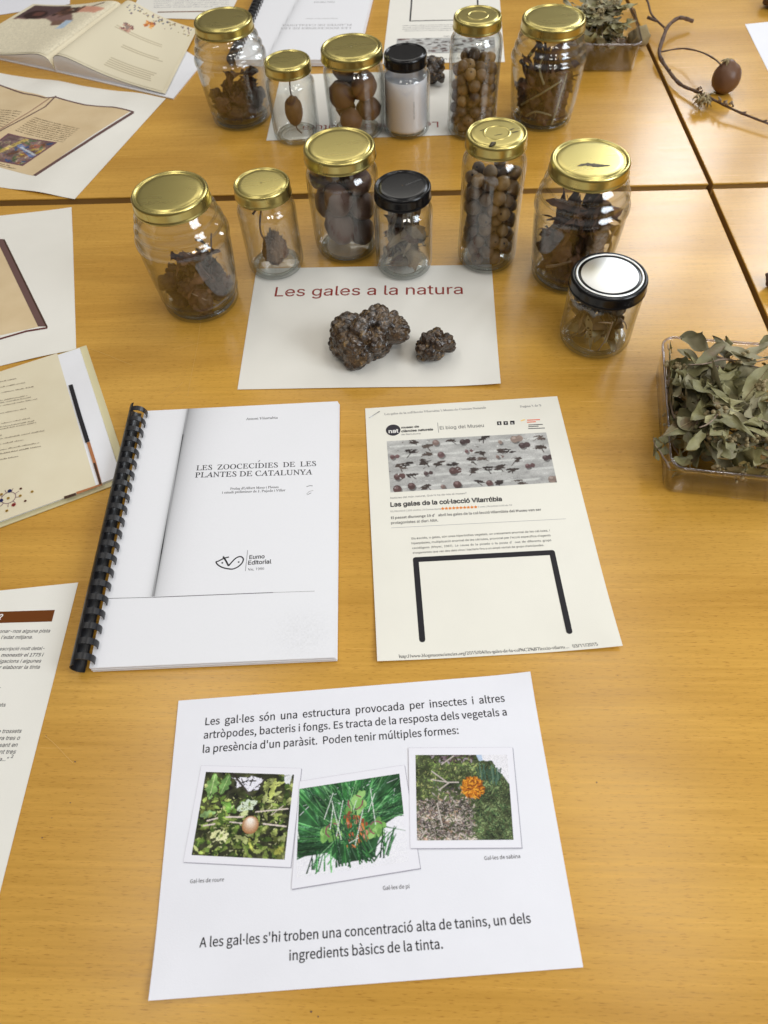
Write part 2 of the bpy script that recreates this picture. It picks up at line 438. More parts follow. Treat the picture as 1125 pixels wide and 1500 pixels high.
table('beech veneer table carrying the bare twig with one round gall', [(.4915, .9115), (1.9, .81), (1.9, 1.95), (.562, 2.05)])

# ------------------------------------------------------------------ paper sheets
def frame_of(P):
    """P upper-left, upper-right, lower-right, lower-left (world, z ignored)"""
    return [np.array([p[0], p[1], 0.0]) for p in P]
def wave(amp, seed):
    def z(x, y):
        x = np.asarray(x, float); y = np.asarray(y, float)
        return .0004+amp*(.5+.25*np.sin(x*23+seed)+.25*np.sin(y*17+seed*2.1+x*9))
    return z
def sheet(name, label, cat, quad, m, zf=None, group=None, nx=40, ny=40):
    """a sheet of paper spanning quad (UL,UR,LR,LL) over the table, lying at zf(x,y)"""
    zf = zf or wave(.0008, 1.0)
    r = None
    TL, TR, BR, BL = frame_of(quad)
    U, V = np.meshgrid(np.linspace(0, 1, nx+1), np.linspace(0, 1, ny+1))
    P = ((1-U)*(1-V))[..., None]*BL+(U*(1-V))[..., None]*BR+(U*V)[..., None]*TR+((1-U)*V)[..., None]*TL
    P[..., 2] = zf(P[..., 0], P[..., 1])
    B = P.copy(); B[..., 2] -= .00022
    v = np.concatenate([P.reshape(-1, 3), B.reshape(-1, 3)]); k = (nx+1)*(ny+1); fs = []
    for j in range(ny):
        for i in range(nx):
            a = j*(nx+1)+i; fs.append((a, a+1, a+nx+2, a+nx+1)); fs.append((k+a, k+a+nx+1, k+a+nx+2, k+a+1))
    ring = [i for i in range(nx+1)]+[j*(nx+1)+nx for j in range(1, ny+1)]+[ny*(nx+1)+i for i in range(nx-1, -1, -1)]+[j*(nx+1) for j in range(ny-1, 0, -1)]
    mb = MB(); mb.add(v, fs); nr = len(ring)
    mb.add([v[a] for a in ring]+[v[k+a] for a in ring], [(i, nr+i, nr+(i+1) % nr, (i+1) % nr) for i in range(nr)]); o = mb.build(name, m, smooth=False)
    me = o.data; sm = [p.normal.z > .8 for p in me.polygons]; me.polygons.foreach_set('use_smooth', sm)
    tag(o, label, cat, group)
    o_z = lambda x, y, zf=zf: zf(x, y)+.00012
    return o, o_z
def lifted(base, corner, amp, reach=.085):
    """the same wave with one corner of the sheet curling up"""
    c = np.array(corner)[:2]
    return lambda x, y: base(x, y)+amp*np.clip(1-np.hypot(np.asarray(x, float)-c[0], np.asarray(y, float)-c[1])/reach, 0, 1)**2
def rect(cx, cy, w, h, ang):
    c, s = math.cos(ang), math.sin(ang)
    return [(cx+c*a*w/2-s*b*h/2, cy+s*a*w/2+c*b*h/2) for a, b in ((-1, 1), (1, 1), (1, -1), (-1, -1))]
def P2(px, py, zf): 
    p = at(px, py, .0006); p[2] = float(zf(p[0], p[1])); return p
def tl(owner, zf, body, a, b, m, fnt='arial', hs=1.0, off=0.0, shear=0.0, name='lettering'):
    if fnt == 'arial' and any(ch.isdigit() for ch in body): fnt = 'calibri'; hs *= .92
    text(owner, body, P2(*a, zf), P2(*b, zf), m, fnt, hs, off, shear, name, zf)

# --- the sheet about galls (front)
o, z = sheet('printed_sheet', 'white landscape sheet with three framed plant photos between paragraphs of black text', 'paper sheet',
             [at(262, 1027), at(776, 986), at(854, 1417), at(220, 1466)], M_WHITE, lifted(lifted(wave(.0008, .3), at(776, 986), .0030, .045), at(220, 1466), .0035, .055))
GS = o
for b, a, c in (('Les  gal·les  són  una  estructura  provocada  per  insectes  i  altres', (300.7, 1062.6), (739.8, 1028)),
                ('artròpodes, bacteris i fongs. Es tracta de la resposta dels vegetals a', (298.4, 1082.3), (742.7, 1048)),
                ('la presència d\'un paràsit.  Poden tenir múltiples formes:', (297, 1103), (672, 1075)),
                ('A les gal·les s\'hi troben una concentració alta de tanins, un dels', (292, 1388), (778, 1352)),
                ('ingredients bàsics de la tinta.', (423.8, 1407), (649, 1389.5))):
    tl(o, z, b, a, c, M_BLACK, 'calibri', 1.02, .004)
for b, a, c in (('Gal·les de roure', (278.4, 1294), (328, 1291)), ('Gal·les de pi', (561, 1304), (600, 1301)), ('Gal·les de sabina', (709.6, 1260), (762, 1257))):
    tl(o, z, b, a, c, M_DARK, 'calibri', 1.0, .002, name='caption_lettering')
def framed(name, quad_outer, quad_photo, canvas, lift, label):
    """a picture printed on the sheet: pale card with a thin grey shadow line, and the photo in it"""
    zz = lambda x, y: z(x, y)+lift
    Q = [P2(*q, zz) for q in quad_outer]
    mb = MB()
    c = np.mean(Q, 0)
    G = []
    for q in Q: G.append(q+np.array([.0005, -.0006, -.00003]))
    mb.poly([(*g[:2], g[2]-.00002) for g in G][::-1], lin((150, 147, 160)))
    mb.poly([tuple(q) for q in Q][::-1], lin((231, 230, 237)))
    for i in range(4):
        p, q = Q[i].copy(), Q[(i+1) % 4].copy(); p[2] += .00003; q[2] += .00003
        mb.line([p, q], .00022, lin((204, 201, 211)))
    fr = mb.build('photo_frame', INK, o)
    mb = MB(); canvas.patch(mb, [P2(*q, lambda x, y: zz(x, y)+.00008) for q in quad_photo])
    ph = mb.build(name, INK, fr); ph['label'] = label
# oak photo
c = Canvas(200, 188, (52, 54, 34)); R = random.Random(3)
for i in range(60): c.disc((R.random(), R.random()), R.uniform(.02, .07), R.choice([(30, 32, 20), (70, 74, 40), (44, 48, 26), (90, 92, 56), (24, 22, 18)]), R.uniform(.02, .06))
for i in range(9): c.poly([(R.uniform(.30, .68)+R.uniform(-.05, .05), R.uniform(.80, .97)) for k in range(5)], (232, 230, 240))
c.poly([(.42, .86), (.52, .97), (.66, .93), (.62, .80), (.50, .77)], (228, 226, 238)); c.poly([(.88, 1), (.98, 1), (.96, .86), (.90, .90)], (220, 222, 226))
for i in range(14):
    x, y = R.uniform(.35, .7), R.uniform(.8, 1); c.line((x, y), (x+R.uniform(-.12, .12), y+R.uniform(-.1, .1)), .012, (38, 34, 32))
c.line((.30, 1.0), (.56, .70), .022, (52, 46, 42))
for i in range(150):
    yy = R.random(); cl = R.choice([(86, 110, 44), (120, 140, 66), (62, 84, 34), (150, 160, 90), (44, 58, 24), (34, 40, 18), (178, 186, 120), (96, 104, 50)])
    if yy > .7 and .3 < R.random(): pass
    x = R.random()
    if yy > .75 and .30 < x < .66: continue
    c.leaf((x, yy), R.uniform(.06, .17), R.uniform(.03, .07), R.uniform(0, 3.1), cl, .25)
for (x, y, l_, w_, a_, cl, ve) in ((.10, .82, .32, .13, 1.5, (112, 148, 82), (190, 205, 150)), (.24, .85, .26, .11, 1.3, (96, 132, 72), (170, 190, 130)), (.32, .57, .22, .10, -.6, (110, 156, 66), (160, 190, 110)),
        (.78, .80, .30, .06, 1.45, (190, 200, 110), None), (.82, .87, .18, .05, .4, (200, 208, 120), None), (.52, .60, .24, .13, .5, (206, 218, 196), None), (.50, .50, .12, .07, .9, (196, 206, 150), None),
        (.10, .48, .18, .08, .3, (120, 150, 96), None), (.30, .22, .20, .13, -.5, (226, 226, 176), None), (.22, .25, .14, .08, .8, (214, 214, 160), None), (.62, .15, .16, .05, -1.2, (170, 176, 84), None), (.93, .10, .14, .08, .8, (150, 152, 70), None)):
    c.leaf((x, y), l_, w_, a_, cl, .28, ve)
c.speckle(420, [(120, 138, 66), (40, 46, 22), (24, 22, 16), (160, 168, 100), (84, 100, 44), (196, 196, 150)], (.015, .05), (.006, .018), (0, 0, 1, .74), R)
c.speckle(60, [(30, 28, 24), (50, 46, 40)], (.02, .07), (.004, .012), (.3, .74, .95, 1), R)
for i in range(60): c.leaf((R.random(), R.uniform(0, .7)), R.uniform(.04, .10), R.uniform(.02, .045), R.uniform(0, 3.1), R.choice([(140, 158, 80), (100, 122, 54), (64, 80, 34), (176, 184, 120), (46, 56, 26)]), .25)
c.tone(.42, 8)
for p, q, w_ in (((.10, .40), (.22, .44), .016), ((.30, .455), (.50, .465), .018), ((.62, .53), (.98, .585), .015), ((.72, .395), (.98, .375), .018), ((.35, .40), (.50, .39), .014), ((.80, .5), (.92, .62), .008), ((.07, .34), (.2, .37), .018)):
    c.line(p, q, w_, (214, 200, 190))
c.disc((.585, .375), .092, (150, 104, 66), .108)
for k in range(14): t_ = k/13; c.disc((.585-.006*t_, .378+.050*t_), .090-.062*t_, tuple(int(a_+(b_-a_)*t_) for a_, b_ in zip((166, 118, 78), (244, 232, 220))), .104-.078*t_)
c.noise(.12)
framed('oak_gall_photo', [(295, 1121.6), (441.7, 1125.5), (426, 1270.7), (268.6, 1263)], [(302, 1131), (431, 1135), (417, 1259.5), (281, 1252.7)], c, .0001, 'printed photo of a round tan gall among oak leaves')
# pine photo
c = Canvas(210, 204, (231, 230, 237)); R = random.Random(5)
gr = [(34, 84, 44), (44, 104, 50), (28, 66, 38), (66, 128, 68), (24, 54, 32), (84, 140, 84), (50, 96, 60)]
def needle(p, q, w_):
    col_ = R.choice(gr); c.line(p, q, w_*.85, col_, w_*.4)
    if R.random() < .4: c.line(np.array(p)+.003, np.array(q)+.003, w_*.2, tuple(min(255, v+60) for v in col_), w_*.1)
c.poly([(0, .22), (0, 1), (1, 1), (1, .55), (.78, .42), (.70, .10), (.40, .08), (.28, .22)], (38, 78, 44))
for i in range(9): c.line((R.random(), R.uniform(.6, 1)), (R.random(), R.uniform(.6, 1)), .009, (206, 212, 212), .004)
for i in range(70): x = R.uniform(0, .42); needle((x+R.uniform(-.10, .04), 1.0 if R.random() > .5 else R.uniform(.8, 1)), (x+.22*R.random()+.1, R.uniform(.45, .62)), .02)
for i in range(60): needle((R.uniform(.35, .95), 1.0), (.5+R.uniform(-.08, .15), R.uniform(.5, .75)), .018)
for i in range(60): a = R.uniform(.2, 1.0); needle((.62+R.uniform(-.05, .1), .48+R.uniform(-.05, .2)), (1.02, .48+.5*R.random()), .016)
for i in range(55): needle((-.02, R.uniform(.16, .62)), (.42+R.uniform(-.1, .08), .28+R.uniform(-.02, .26)), .020)
for i in range(14): x = R.uniform(.05, .34); needle((x, R.uniform(.0, .1)), (x+R.uniform(-.02, .12), .26), .018)
for i in range(45):
    a = R.uniform(0, 6.283); r0 = R.uniform(.08, .2); x0, y0 = .5+R.uniform(-.1, .15), .5+R.uniform(-.1, .1); l_ = R.uniform(.15, .4)
    if y0+math.sin(a)*(r0+l_) < .22 and x0+math.cos(a)*(r0+l_) > .6: continue
    c.line((x0+r0*math.cos(a), y0+r0*math.sin(a)), (x0+(r0+l_)*math.cos(a), y0+(r0+l_)*math.sin(a)), .011, R.choice(gr+[(120, 168, 116), (100, 150, 96)]), .004)
c.tone(.35, 7)
for (x, y, s_) in ((.33, .46, 1.0), (.55, .74, 1.05), (.73, .42, .9)):
    for i in range(16): c.leaf((x+R.uniform(-.09, .08)*s_, y+R.uniform(-.10, .09)*s_), .10*s_, .065*s_, R.uniform(.8, 2.2), R.choice([(126, 176, 92), (150, 196, 116), (104, 152, 78)]))
    for i in range(8):
        t = R.uniform(0, 6); c.line((x+.07*math.cos(t)*s_, y+.08*math.sin(t)*s_), (x+.07*math.cos(t+.8)*s_, y+.08*math.sin(t+.8)*s_), .014, R.choice([(128, 70, 88), (146, 84, 92)]))
for i in range(40): c.disc((.52+R.uniform(-.07, .12), .46+R.uniform(-.22, .18)), .02, R.choice([(206, 120, 60), (190, 96, 50), (196, 132, 110), (140, 70, 50)]), .026)
for i in range(26): x = .56+R.uniform(-.22, .16); needle((x, R.uniform(.02, .10)), (.48+R.uniform(-.22, .2), R.uniform(.45, .8)), .018)
for i in range(12): needle((.70+R.uniform(-.06, .14), R.uniform(.05, .2)), (.86+R.uniform(-.08, .06), R.uniform(.3, .42)), .018)
for i in range(10):
    x = R.random(); c.line((x, R.uniform(.2, .9)), (x+R.uniform(-.1, .1), R.uniform(.2, .9)), .007, (214, 222, 214))
c.noise(.08)
framed('pine_gall_photo', [(439, 1144.7), (592.4, 1120.7), (615.6, 1272), (427, 1302.5)], [(438.7, 1155.9), (585, 1133.5), (599, 1262), (434, 1287)], c, .0003, 'printed photo of green galls among pine needles')
# juniper photo
c = Canvas(210, 192, (70, 78, 50)); R = random.Random(8)
for i in range(900):
    x, y = R.random(), R.random()
    if y < .42+.18*math.sin(x*3) and x < .62:
        cl = R.choice([(150, 138, 136), (176, 164, 158), (110, 98, 98), (84, 72, 74), (196, 184, 170), (160, 132, 112), (98, 86, 90)])
    elif x < .18 or y > .70 and x < .7: cl = R.choice([(90, 112, 56), (120, 134, 74), (70, 88, 42), (56, 66, 34), (148, 150, 96), (44, 50, 30)])
    elif .18 < x < .5 and y < .62 and R.random() > .5: cl = R.choice([(110, 100, 104), (140, 128, 130), (84, 76, 82)])
    else: cl = R.choice([(52, 76, 48), (74, 100, 60), (36, 52, 34), (92, 116, 76), (28, 40, 28), (112, 128, 84)])
    a = R.uniform(0, 3.1); c.leaf((x, y), R.uniform(.02, .07), R.uniform(.008, .02), a, cl)
c.speckle(1500, [(70, 92, 52), (104, 126, 78), (40, 54, 34), (130, 146, 100), (26, 34, 22)], (.008, .035), (.004, .010), (.5, 0, 1, .9), R)
c.speckle(700, [(100, 120, 62), (134, 150, 88), (60, 74, 36), (40, 46, 26)], (.008, .035), (.004, .010), (0, .45, .6, 1), R)
c.speckle(1100, [(186, 174, 164), (130, 116, 114), (70, 58, 60), (206, 196, 186), (150, 124, 106), (96, 84, 90)], (.012, .05), (.005, .013), (0, 0, .58, .46), R)
c.tone(.38, 8)
for i in range(40): c.leaf((R.uniform(.16, .62), R.uniform(.90, 1.02)), .06, .02, R.uniform(0, 3), R.choice([(84, 62, 66), (120, 104, 112), (60, 44, 46), (150, 140, 146)]))
c.poly([(.66, 1.01), (1.01, 1.01), (1.01, .62), (.93, .76), (.88, .80), (.83, .93), (.76, .92), (.70, .95)], (226, 224, 230)); c.poly([(.66, 1.0), (.72, 1.0), (.73, .93), (.69, .92)], (178, 196, 220))
for i in range(26): x = R.uniform(.66, .94); c.line((x, .62+R.random()*.1), (x+R.uniform(-.02, .06), .80+.14*R.random()-(x-.66)*.35), .012, R.choice([(70, 100, 84), (50, 78, 62), (90, 116, 96)]))
for p, q in (((.16, .70), (.34, .665)), ((.34, .665), (.46, .665)), ((.24, .57), (.36, .665)), ((.28, .88), (.42, .99)), ((.22, .42), (.27, .15)), ((.17, .80), (.33, .67)), ((.04, .02), (.10, .12))): c.line(p, q, .014, (186, 176, 168))
c.disc((.605, .60), .115, (142, 80, 24), .125)
for i in range(260):
    t = R.uniform(0, 6.3); r_ = R.random()**.5; x, y = .605+.12*r_*math.cos(t), .60+.13*r_*math.sin(t)
    c.leaf((x, y), .045, .014, t+R.uniform(-.9, .9), R.choice([(206, 130, 30), (184, 104, 22), (228, 160, 50), (140, 72, 18), (110, 52, 16)]))
c.noise(.12)
framed('juniper_gall_photo', [(598.4, 1096), (750.5, 1095), (764, 1242), (601, 1243)], [(608.6, 1106.4), (743, 1106), (752, 1230.5), (611, 1231.5)], c, .0005, 'printed photo of an orange spiky gall on juniper')

# --- the title sheet
o, z = sheet('title_sheet', 'warm white landscape sheet headed Les gales a la natura under two dark gall lumps', 'paper sheet',
             [at(376, 394), at(720, 388), at(733, 566), at(348, 571)], M_GREYW, lifted(wave(.0010, 2.0), at(733, 566), .004), 'title sheets')
tl(o, z, 'Les gales a la natura', (402, 434.5), (678, 430.5), M_RED, 'arial', 1.0, .003)
# its twin on the far table, turned round
q = rect(.018, 1.205, .297, .21, math.radians(-5.0))
o, z = sheet('title_sheet', 'warm white title sheet turned upside down behind the back row of jars', 'paper sheet', q, M_GREYW, wave(.0008, 3.0), 'title sheets')
q = [np.array([*p, 0]) for p in q]; ex = (q[1]-q[0])/.297; ey = (q[0]-q[3])/.21
def inq(u, v): return q[3]+ex*u+ey*v
text(o, 'Les gales a la natura', inq(.297-.030, .040), inq(.297-.243, .040), M_RED, 'arial', 1.0, .003, zf=z)

# --- the blog print-out
def blog_photo(seed, w=300, h=110):
    c = Canvas(w, h, (172, 171, 168)); R = random.Random(seed)
    for j in range(5):
        y = .1+.2*j
        for i in range(9): x = i/9+R.uniform(0, .08); c.poly([(x, y), (x+R.uniform(.06, .12), y+.01), (x+.10, y-.03), (x, y-.04)], (196, 196, 192))
    for j in range(5):
        for i in range(11):
            x, y = (i+.2+R.random()*.6)/11, (j+.2+.6*R.random())/5; k = R.random()
            if k < .12: continue
            if k < .50:
                r_ = R.uniform(.011, .027); cl = R.choice([(98, 78, 76), (124, 104, 98), (86, 64, 62), (146, 128, 118), (70, 56, 56), (110, 84, 84)])
                c.disc((x+.006, y-.03), r_, (110, 108, 106), r_*w/h); c.disc((x, y), r_, cl, r_*w/h); c.disc((x-.004, y+.03), r_*.45, tuple(min(255, v+34) for v in cl), r_*.4*w/h)
                if R.random() < .5: c.disc((x+.03, y+.01), r_*.9, cl, r_*.9*w/h)
            else:
                cl = R.choice([(66, 56, 52), (84, 72, 66), (54, 46, 44)])
                for t in range(4): c.leaf((x+R.uniform(-.02, .02), y+R.uniform(-.04, .04)), R.uniform(.03, .08), R.uniform(.02, .06), R.uniform(-1.4, 1.4), cl, .3)
                c.line((x, y), (x+R.uniform(-.04, .04), y-R.uniform(.05, .12)), .007, cl)
    c.speckle(160, [(200, 199, 196), (130, 126, 122), (96, 84, 80), (214, 213, 210)], (.01, .035), (.004, .012), R=R)
    c.tone(.16, 9); c.noise(.08); return c
o, z = sheet('blog_printout', 'cream portrait sheet with a strip photo of galls and a thick black bracket', 'paper sheet',
             [at(535, 599), at(816, 581), at(910, 950), at(553, 971)], M_CREAM, lifted(lifted(wave(.0010, .8), at(910, 950), .005), at(553, 971), .003), 'blog print-outs')
tl(o, z, 'Les gales de la col·lecció Vilarrúbia | Museu de Ciències Naturals', (563, 608.5), (712, 598.5), M_GREY, 'serif', 1.0, .006)
tl(o, z, 'Pàgina 1 de 3', (762, 597), (793, 595), M_GREY, 'serif', 1.0, .006)
tl(o, z, 'museu de', (588, 628.2), (614, 626.4), M_BLACK, 'arial', .95, .03)
tl(o, z, 'ciències naturals', (588, 633.6), (634.5, 630.6), M_BLACK, 'arial', .95, .03)
tl(o, z, 'de Barcelona', (588, 638), (616, 636.4), M_GREY, 'arial', .9)
tl(o, z, 'El blog del Museu', (644.5, 629.5), (709, 625.5), M_DARK, 'arial', 1.1, .0)
tl(o, z, 'Notícies del món natural, Què hi ha de nou al museu?', (572, 731.5), (683.5, 724), M_GREY, 'arial', 1.0)
tl(o, z, 'Les gales de la col·lecció Vilarrúbia', (572, 743), (735.5, 734), M_BLACK, 'arial', 1.05, .028)
tl(o, z, '01/06/2015 | 205 visites | 0 Comentaris', (572, 751), (646, 747), M_GREY, 'arial', 1.0)
tl(o, z, '3 vots | Resultat: 5.00 de 10', (700, 744), (750, 741), M_GREY, 'arial', 1.0)
tl(o, z, 'El passat diumenge 19 d’abril les gales de la col·lecció Vilarrúbia del Museu van ser', (573, 761), (793, 748), M_DARK, 'arial', 1.08, .006)
tl(o, z, 'protagonistes al diari ARA.', (573, 768.5), (642, 764.5), M_DARK, 'arial', 1.08, .006)
for b, a, c_ in (('Els zecidis, o gales, són unes hipertròfies vegetals, un creixement anormal de les cèl·lules, i', (603, 791), (805.5, 778.5)),
               ('hiperplàsies, multiplicació anormal de les cèl·lules, provocat per l’acció específica d’agents', (603, 798), (806.6, 785.6)),
               ('cecidògens  (Meyer,  1987).  La  causa  és  la  picada  o  la  posta  d’ous  de  diferents  grups', (604, 805), (807.7, 792.7)),
               ('d’organismes que van des dels virus i bacteris fins a un ampli ventall de grups d’artròpodes.', (604.7, 812), (797, 800))):
    tl(o, z, b, a, c_, M_DARK, 'arial', 1.0, .003)
tl(o, z, 'http://www.blogmuseuciencies.org/2015/04/les-gales-de-la-col%C2%B7leccio-vilarru...   03/11/2015', (584, 965.5), (875, 947.7), M_DARK, 'serif', 1.0, .006)
def flatline(owner, zf, pts, w, m, name):
    mb = MB()
    P = []
    for a, b in zip(pts, pts[1:]):
        for t in np.linspace(0, 1, 12)[:-1]: P.append((a[0]+(b[0]-a[0])*t, a[1]+(b[1]-a[1])*t))
    P.append(pts[-1]); mb.line([P2(*p, zf) for p in P], w, None)
    return mb.build(name, m, owner)
def bracket(owner, zf, pts3, w):
    mb = MB()
    for a, b in zip(pts3, pts3[1:]):
        a = np.array(a); b = np.array(b); P = [a+(b-a)*t for t in np.linspace(0, 1, 25)]
        mb.line([(p[0], p[1], float(zf(p[0], p[1]))) for p in P], w)
    for p in pts3:
        mb.poly([(p[0]+w/2*math.cos(t), p[1]+w/2*math.sin(t), float(zf(p[0], p[1]))+.00003) for t in np.linspace(0, 2*math.pi, 20, endpoint=False)])
    return mb.build('bracket', M_BLACK, owner)
bracket(o, z, [at(618.5, 938), at(609, 821), at(808.5, 810), at(833.3, 926)], .0054)
flatline(o, z, [(641, 619.5), (642.5, 634)], .0005, M_GREY, 'rule')
flatline(o, z, [(573, 774), (829, 760)], .0004, M_LGREY, 'rule')
mb = MB(); cc = at(576, 631)
mb.poly([(cc[0]+.0078*math.cos(t), cc[1]+.0078*math.sin(t), float(z(cc[0], cc[1]))+.0001) for t in np.linspace(0, 2*math.pi, 32, endpoint=False)])
mb.build('emblem', M_DARK, o)
text(o, 'nat', P2(569.5, 635, z), P2(584, 634, z), M_LWHITE, 'arial', .95, .02, zf=lambda x, y, z=z: z(x, y)+.0002)
mb = MB()
for x, y in ((731.5, 620), (741, 619.7), (750.8, 619)):
    mb.poly([P2(x-3.2, y+2.8, z), P2(x+3.2, y+2.6, z), P2(x+2.8, y-2.8, z), P2(x-3.6, y-2.6, z)])
mb.build('icons', M_BLACK, o)
for b_, x, y in (('t', 730.3, 621.8), ('f', 739.8, 621.5), ('b', 749.4, 621)):
    text(o, b_, P2(x, y, z), P2(x+2.6, y-.1, z), M_LWHITE, 'arial', .8, .03, zf=lambda x, y, z=z: z(x, y)+.0002)
mb = MB()
for (x0, x1, y) in ((772, 791, 615.5), (772, 785, 618.5)): mb.line([P2(x0, y, z), P2(x1, y-.9, z)], .0014)
mb.build('logo_lines', ink('salmon', (228, 120, 96)), o)
mb = MB()
for (x0, x1, y) in ((774, 795, 622.5), (774, 789, 625), (774, 798, 627.8)): mb.line([P2(x0, y, z), P2(x1, y-.9, z)], .0010)
mb.build('logo_lines', M_DARK, o)
mb = MB(); mb.line([P2(763, 616.5, z), P2(769, 614.5, z)], .0016); mb.build('logo_lines', ink('pale_yellow', (240, 205, 130)), o)
mb = MB()
for i in range(10):
    x = 648.5+i*5.35; y = 745.6-i*.27; cpt = P2(x, y, z)
    pts = [(cpt[0]+(.0021 if k % 2 == 0 else .0010)*math.sin(k*math.pi/5), cpt[1]+(.0021 if k % 2 == 0 else .0010)*math.cos(k*math.pi/5), cpt[2]) for k in range(10)]
    mb.add(pts+[tuple(cpt)], [(k, (k+1) % 10, 10) for k in range(10)])
mb.build('rating_stars', M_ORANGE, o)
mb = MB(); blog_photo(4).patch(mb, [P2(*p, z) for p in ((566.6, 646.8), (800, 633.3), (816, 706.5), (572, 722))], z); mb.build('strip_photo', INK, o)
mb = MB(); p, q_ = at(541, 612, .0012), at(556, 602.5, .0012); mb.tube([p-np.array([0, 0, .001]), p, q_, q_-np.array([0, 0, .001])], .00035, 6); mb.build('staple', principled('steel', (.4, .4, .4), .3, 1.0), o, smooth=True)
# the same print-out on the far table, seen upside down
q = [np.array(p) for p in ((.055, 1.336), (.2635, 1.311), (.2985, 1.606), (.090, 1.631))]   # near-left, near-right, far-right, far-left
o, z = sheet('blog_printout', 'cream print-out upside down behind the jars, with a black frame and photo strip', 'paper sheet',
             [q[3], q[2], q[1], q[0]], M_GREYW, wave(.0008, 5.1), 'blog print-outs')
def inb(u, v):
    p = (q[0]*(1-u)+q[1]*u)*(1-v)+(q[3]*(1-u)+q[2]*u)*v; return np.array([p[0], p[1], float(z(p[0], p[1]))])
mb = MB(); blog_photo(9, 120, 44).patch(mb, [inb(.93, .12), inb(.10, .12), inb(.10, .32), inb(.93, .32)], z); mb.build('strip_photo', INK, o)
bracket(o, z, [inb(.80, .88), inb(.80, .56), inb(.20, .56), inb(.20, .92)], .0030)
for i, (v, a, b) in enumerate(((.50, .82, .14), (.475, .82, .14), (.45, .82, .14), (.425, .8, .16), (.345, .9, .5))):
    text(o, ('d’organismes que van des dels virus i bacteris fins a un ampli ventall de grups', 'cecidògens (Meyer, 1987). La causa és la picada o la posta d’ous de diferents', 'hiperplàsies, multiplicació anormal de les cèl·lules, provocat per l’acció', 'Els zecidis, o gales, són unes hipertròfies vegetals, un creixement anormal', 'Les gales de la col·lecció Vilarrúbia')[i], inb(a, v), inb(b, v), M_GREY, 'arial', 1.0, .01, zf=z)
text(o, 'El blog del Museu', inb(.72, .055), inb(.42, .055), M_DARK, 'arial', 1.0, zf=z)

# --- text sheet at the left edge
q = [np.array(p) for p in ((-.2930, .345), (-.3054, .048))]
ax = np.array([math.cos(math.radians(2.0)), math.sin(math.radians(2.0))])
o, z = sheet('text_sheet', 'cream sheet of italic text with a brown heading bar, running off the left edge', 'paper sheet',
             [q[0]-.21*ax, q[0], q[1], q[1]-.21*ax], paper('cream_white_paper', (.80, .78, .72)), wave(.0008, 4.0))
mb = MB(); mb.poly([P2(*p, z) for p in ((-40, 914), (76, 910.5), (80.5, 893.5), (-40, 897.5))]); mb.build('heading_bar', M_BROWN, o)
text(o, '?', P2(-2.5, 908, z), P2(3.2, 907.8, z), M_LWHITE, 'arial', 1.0, .02, zf=lambda x, y, z=z: z(x, y)+.0002)
for b, a, c_, sh in (('onar-nos alguna pista', (-1, 927.3), (73, 926.4), .2), ('l’edat mitjana.', (1.5, 936.2), (47.5, 935.6), .2), ('escripció molt detal-', (-1, 953), (65, 952), .2),
               ('monestir el 1775 i', (1.6, 962.2), (63.4, 961.6), .2), ('igacions i algunes', (-1, 971.2), (60, 970.6), .2), ('r elaborar la tinta', (-1, 980.2), (58, 979.6), .2),
               ('ó.', (-5, 1008), (1, 1008), 0), ('ets', (-2, 1035.4), (8, 1035.2), 0), ('e trossets', (-3, 1074.2), (31.4, 1073.6), .2), ('ra tres o', (-1, 1084.3), (29, 1083.8), .2), ('sant en', (-1, 1094.4), (25.5, 1094), .2),
               ('nt tres', (-1, 1104.5), (23, 1104.2), .2), ('a...”', (-1, 1115), (12.5, 1114.8), .2), ('2', (16, 1110.5), (19.5, 1110.4), 0)):
    tl(o, z, b, a, c_, M_DARK, 'arial', 1.0, .006, sh)

# --- parchment facsimile prints (two)
def poly_on(owner, zf, pts, m, name, lift=0.0, n=6):
    """a flat printed patch following the sheet, cut into strips"""
    mb = MB(); P = [np.array([*at(*p)[:2]]) for p in pts]
    # split quads/strips finely so the patch follows the waves
    if len(P) == 4:
        U, V = np.meshgrid(np.linspace(0, 1, 15), np.linspace(0, 1, 15)); G = ((1-U)*(1-V))[..., None]*P[3]+(U*(1-V))[..., None]*P[2]+(U*V)[..., None]*P[1]+((1-U)*V)[..., None]*P[0]
        z_ = zf(G[..., 0], G[..., 1])+lift; v = np.concatenate([G, z_[..., None]], -1).reshape(-1, 3)
        mb.add(v, [(j*15+i, j*15+i+1, (j+1)*15+i+1, (j+1)*15+i) for j in range(14) for i in range(14)])
    else:
        mb.poly([(*p, float(zf(*p))+lift) for p in P])
    return mb.build(name, m, owner)
def fakelines(owner, zf, rows, m, w, name='script_lines', seed=1, word=(5, 13)):
    """lines of script too small to read: a run of short pen strokes for every word"""
    R = random.Random(seed); mb = MB()
    for (a, b) in rows:
        a = np.array(at(*a)[:2]); b = np.array(at(*b)[:2]); ln = np.hypot(*(b-a)); d = (b-a)/ln; nrm = np.array([-d[1], d[0]]); t = 0
        while t < ln:
            wl = R.uniform(*word)*w*1.6
            s = t
            while s < min(t+wl, ln):
                p = a+d*s; h = w*R.choice([1.0, 1.2, 1.9, .8]); sl = w*.35
                v = [p, p+d*w*.55, p+d*(w*.55+sl)+nrm*h, p+d*sl+nrm*h]
                mb.poly([(*x, float(zf(x[0], x[1]))) for x in v]); s += w*R.uniform(.8, 1.15)
            t += wl+w*1.8
    return mb.build(name, m, owner)
a = math.radians(-22.0); TR = np.array([-.313, 1.271]); ex = np.array([math.cos(a), math.sin(a)]); ey = np.array([-ex[1], ex[0]])
BR = np.array([-.415, .991])
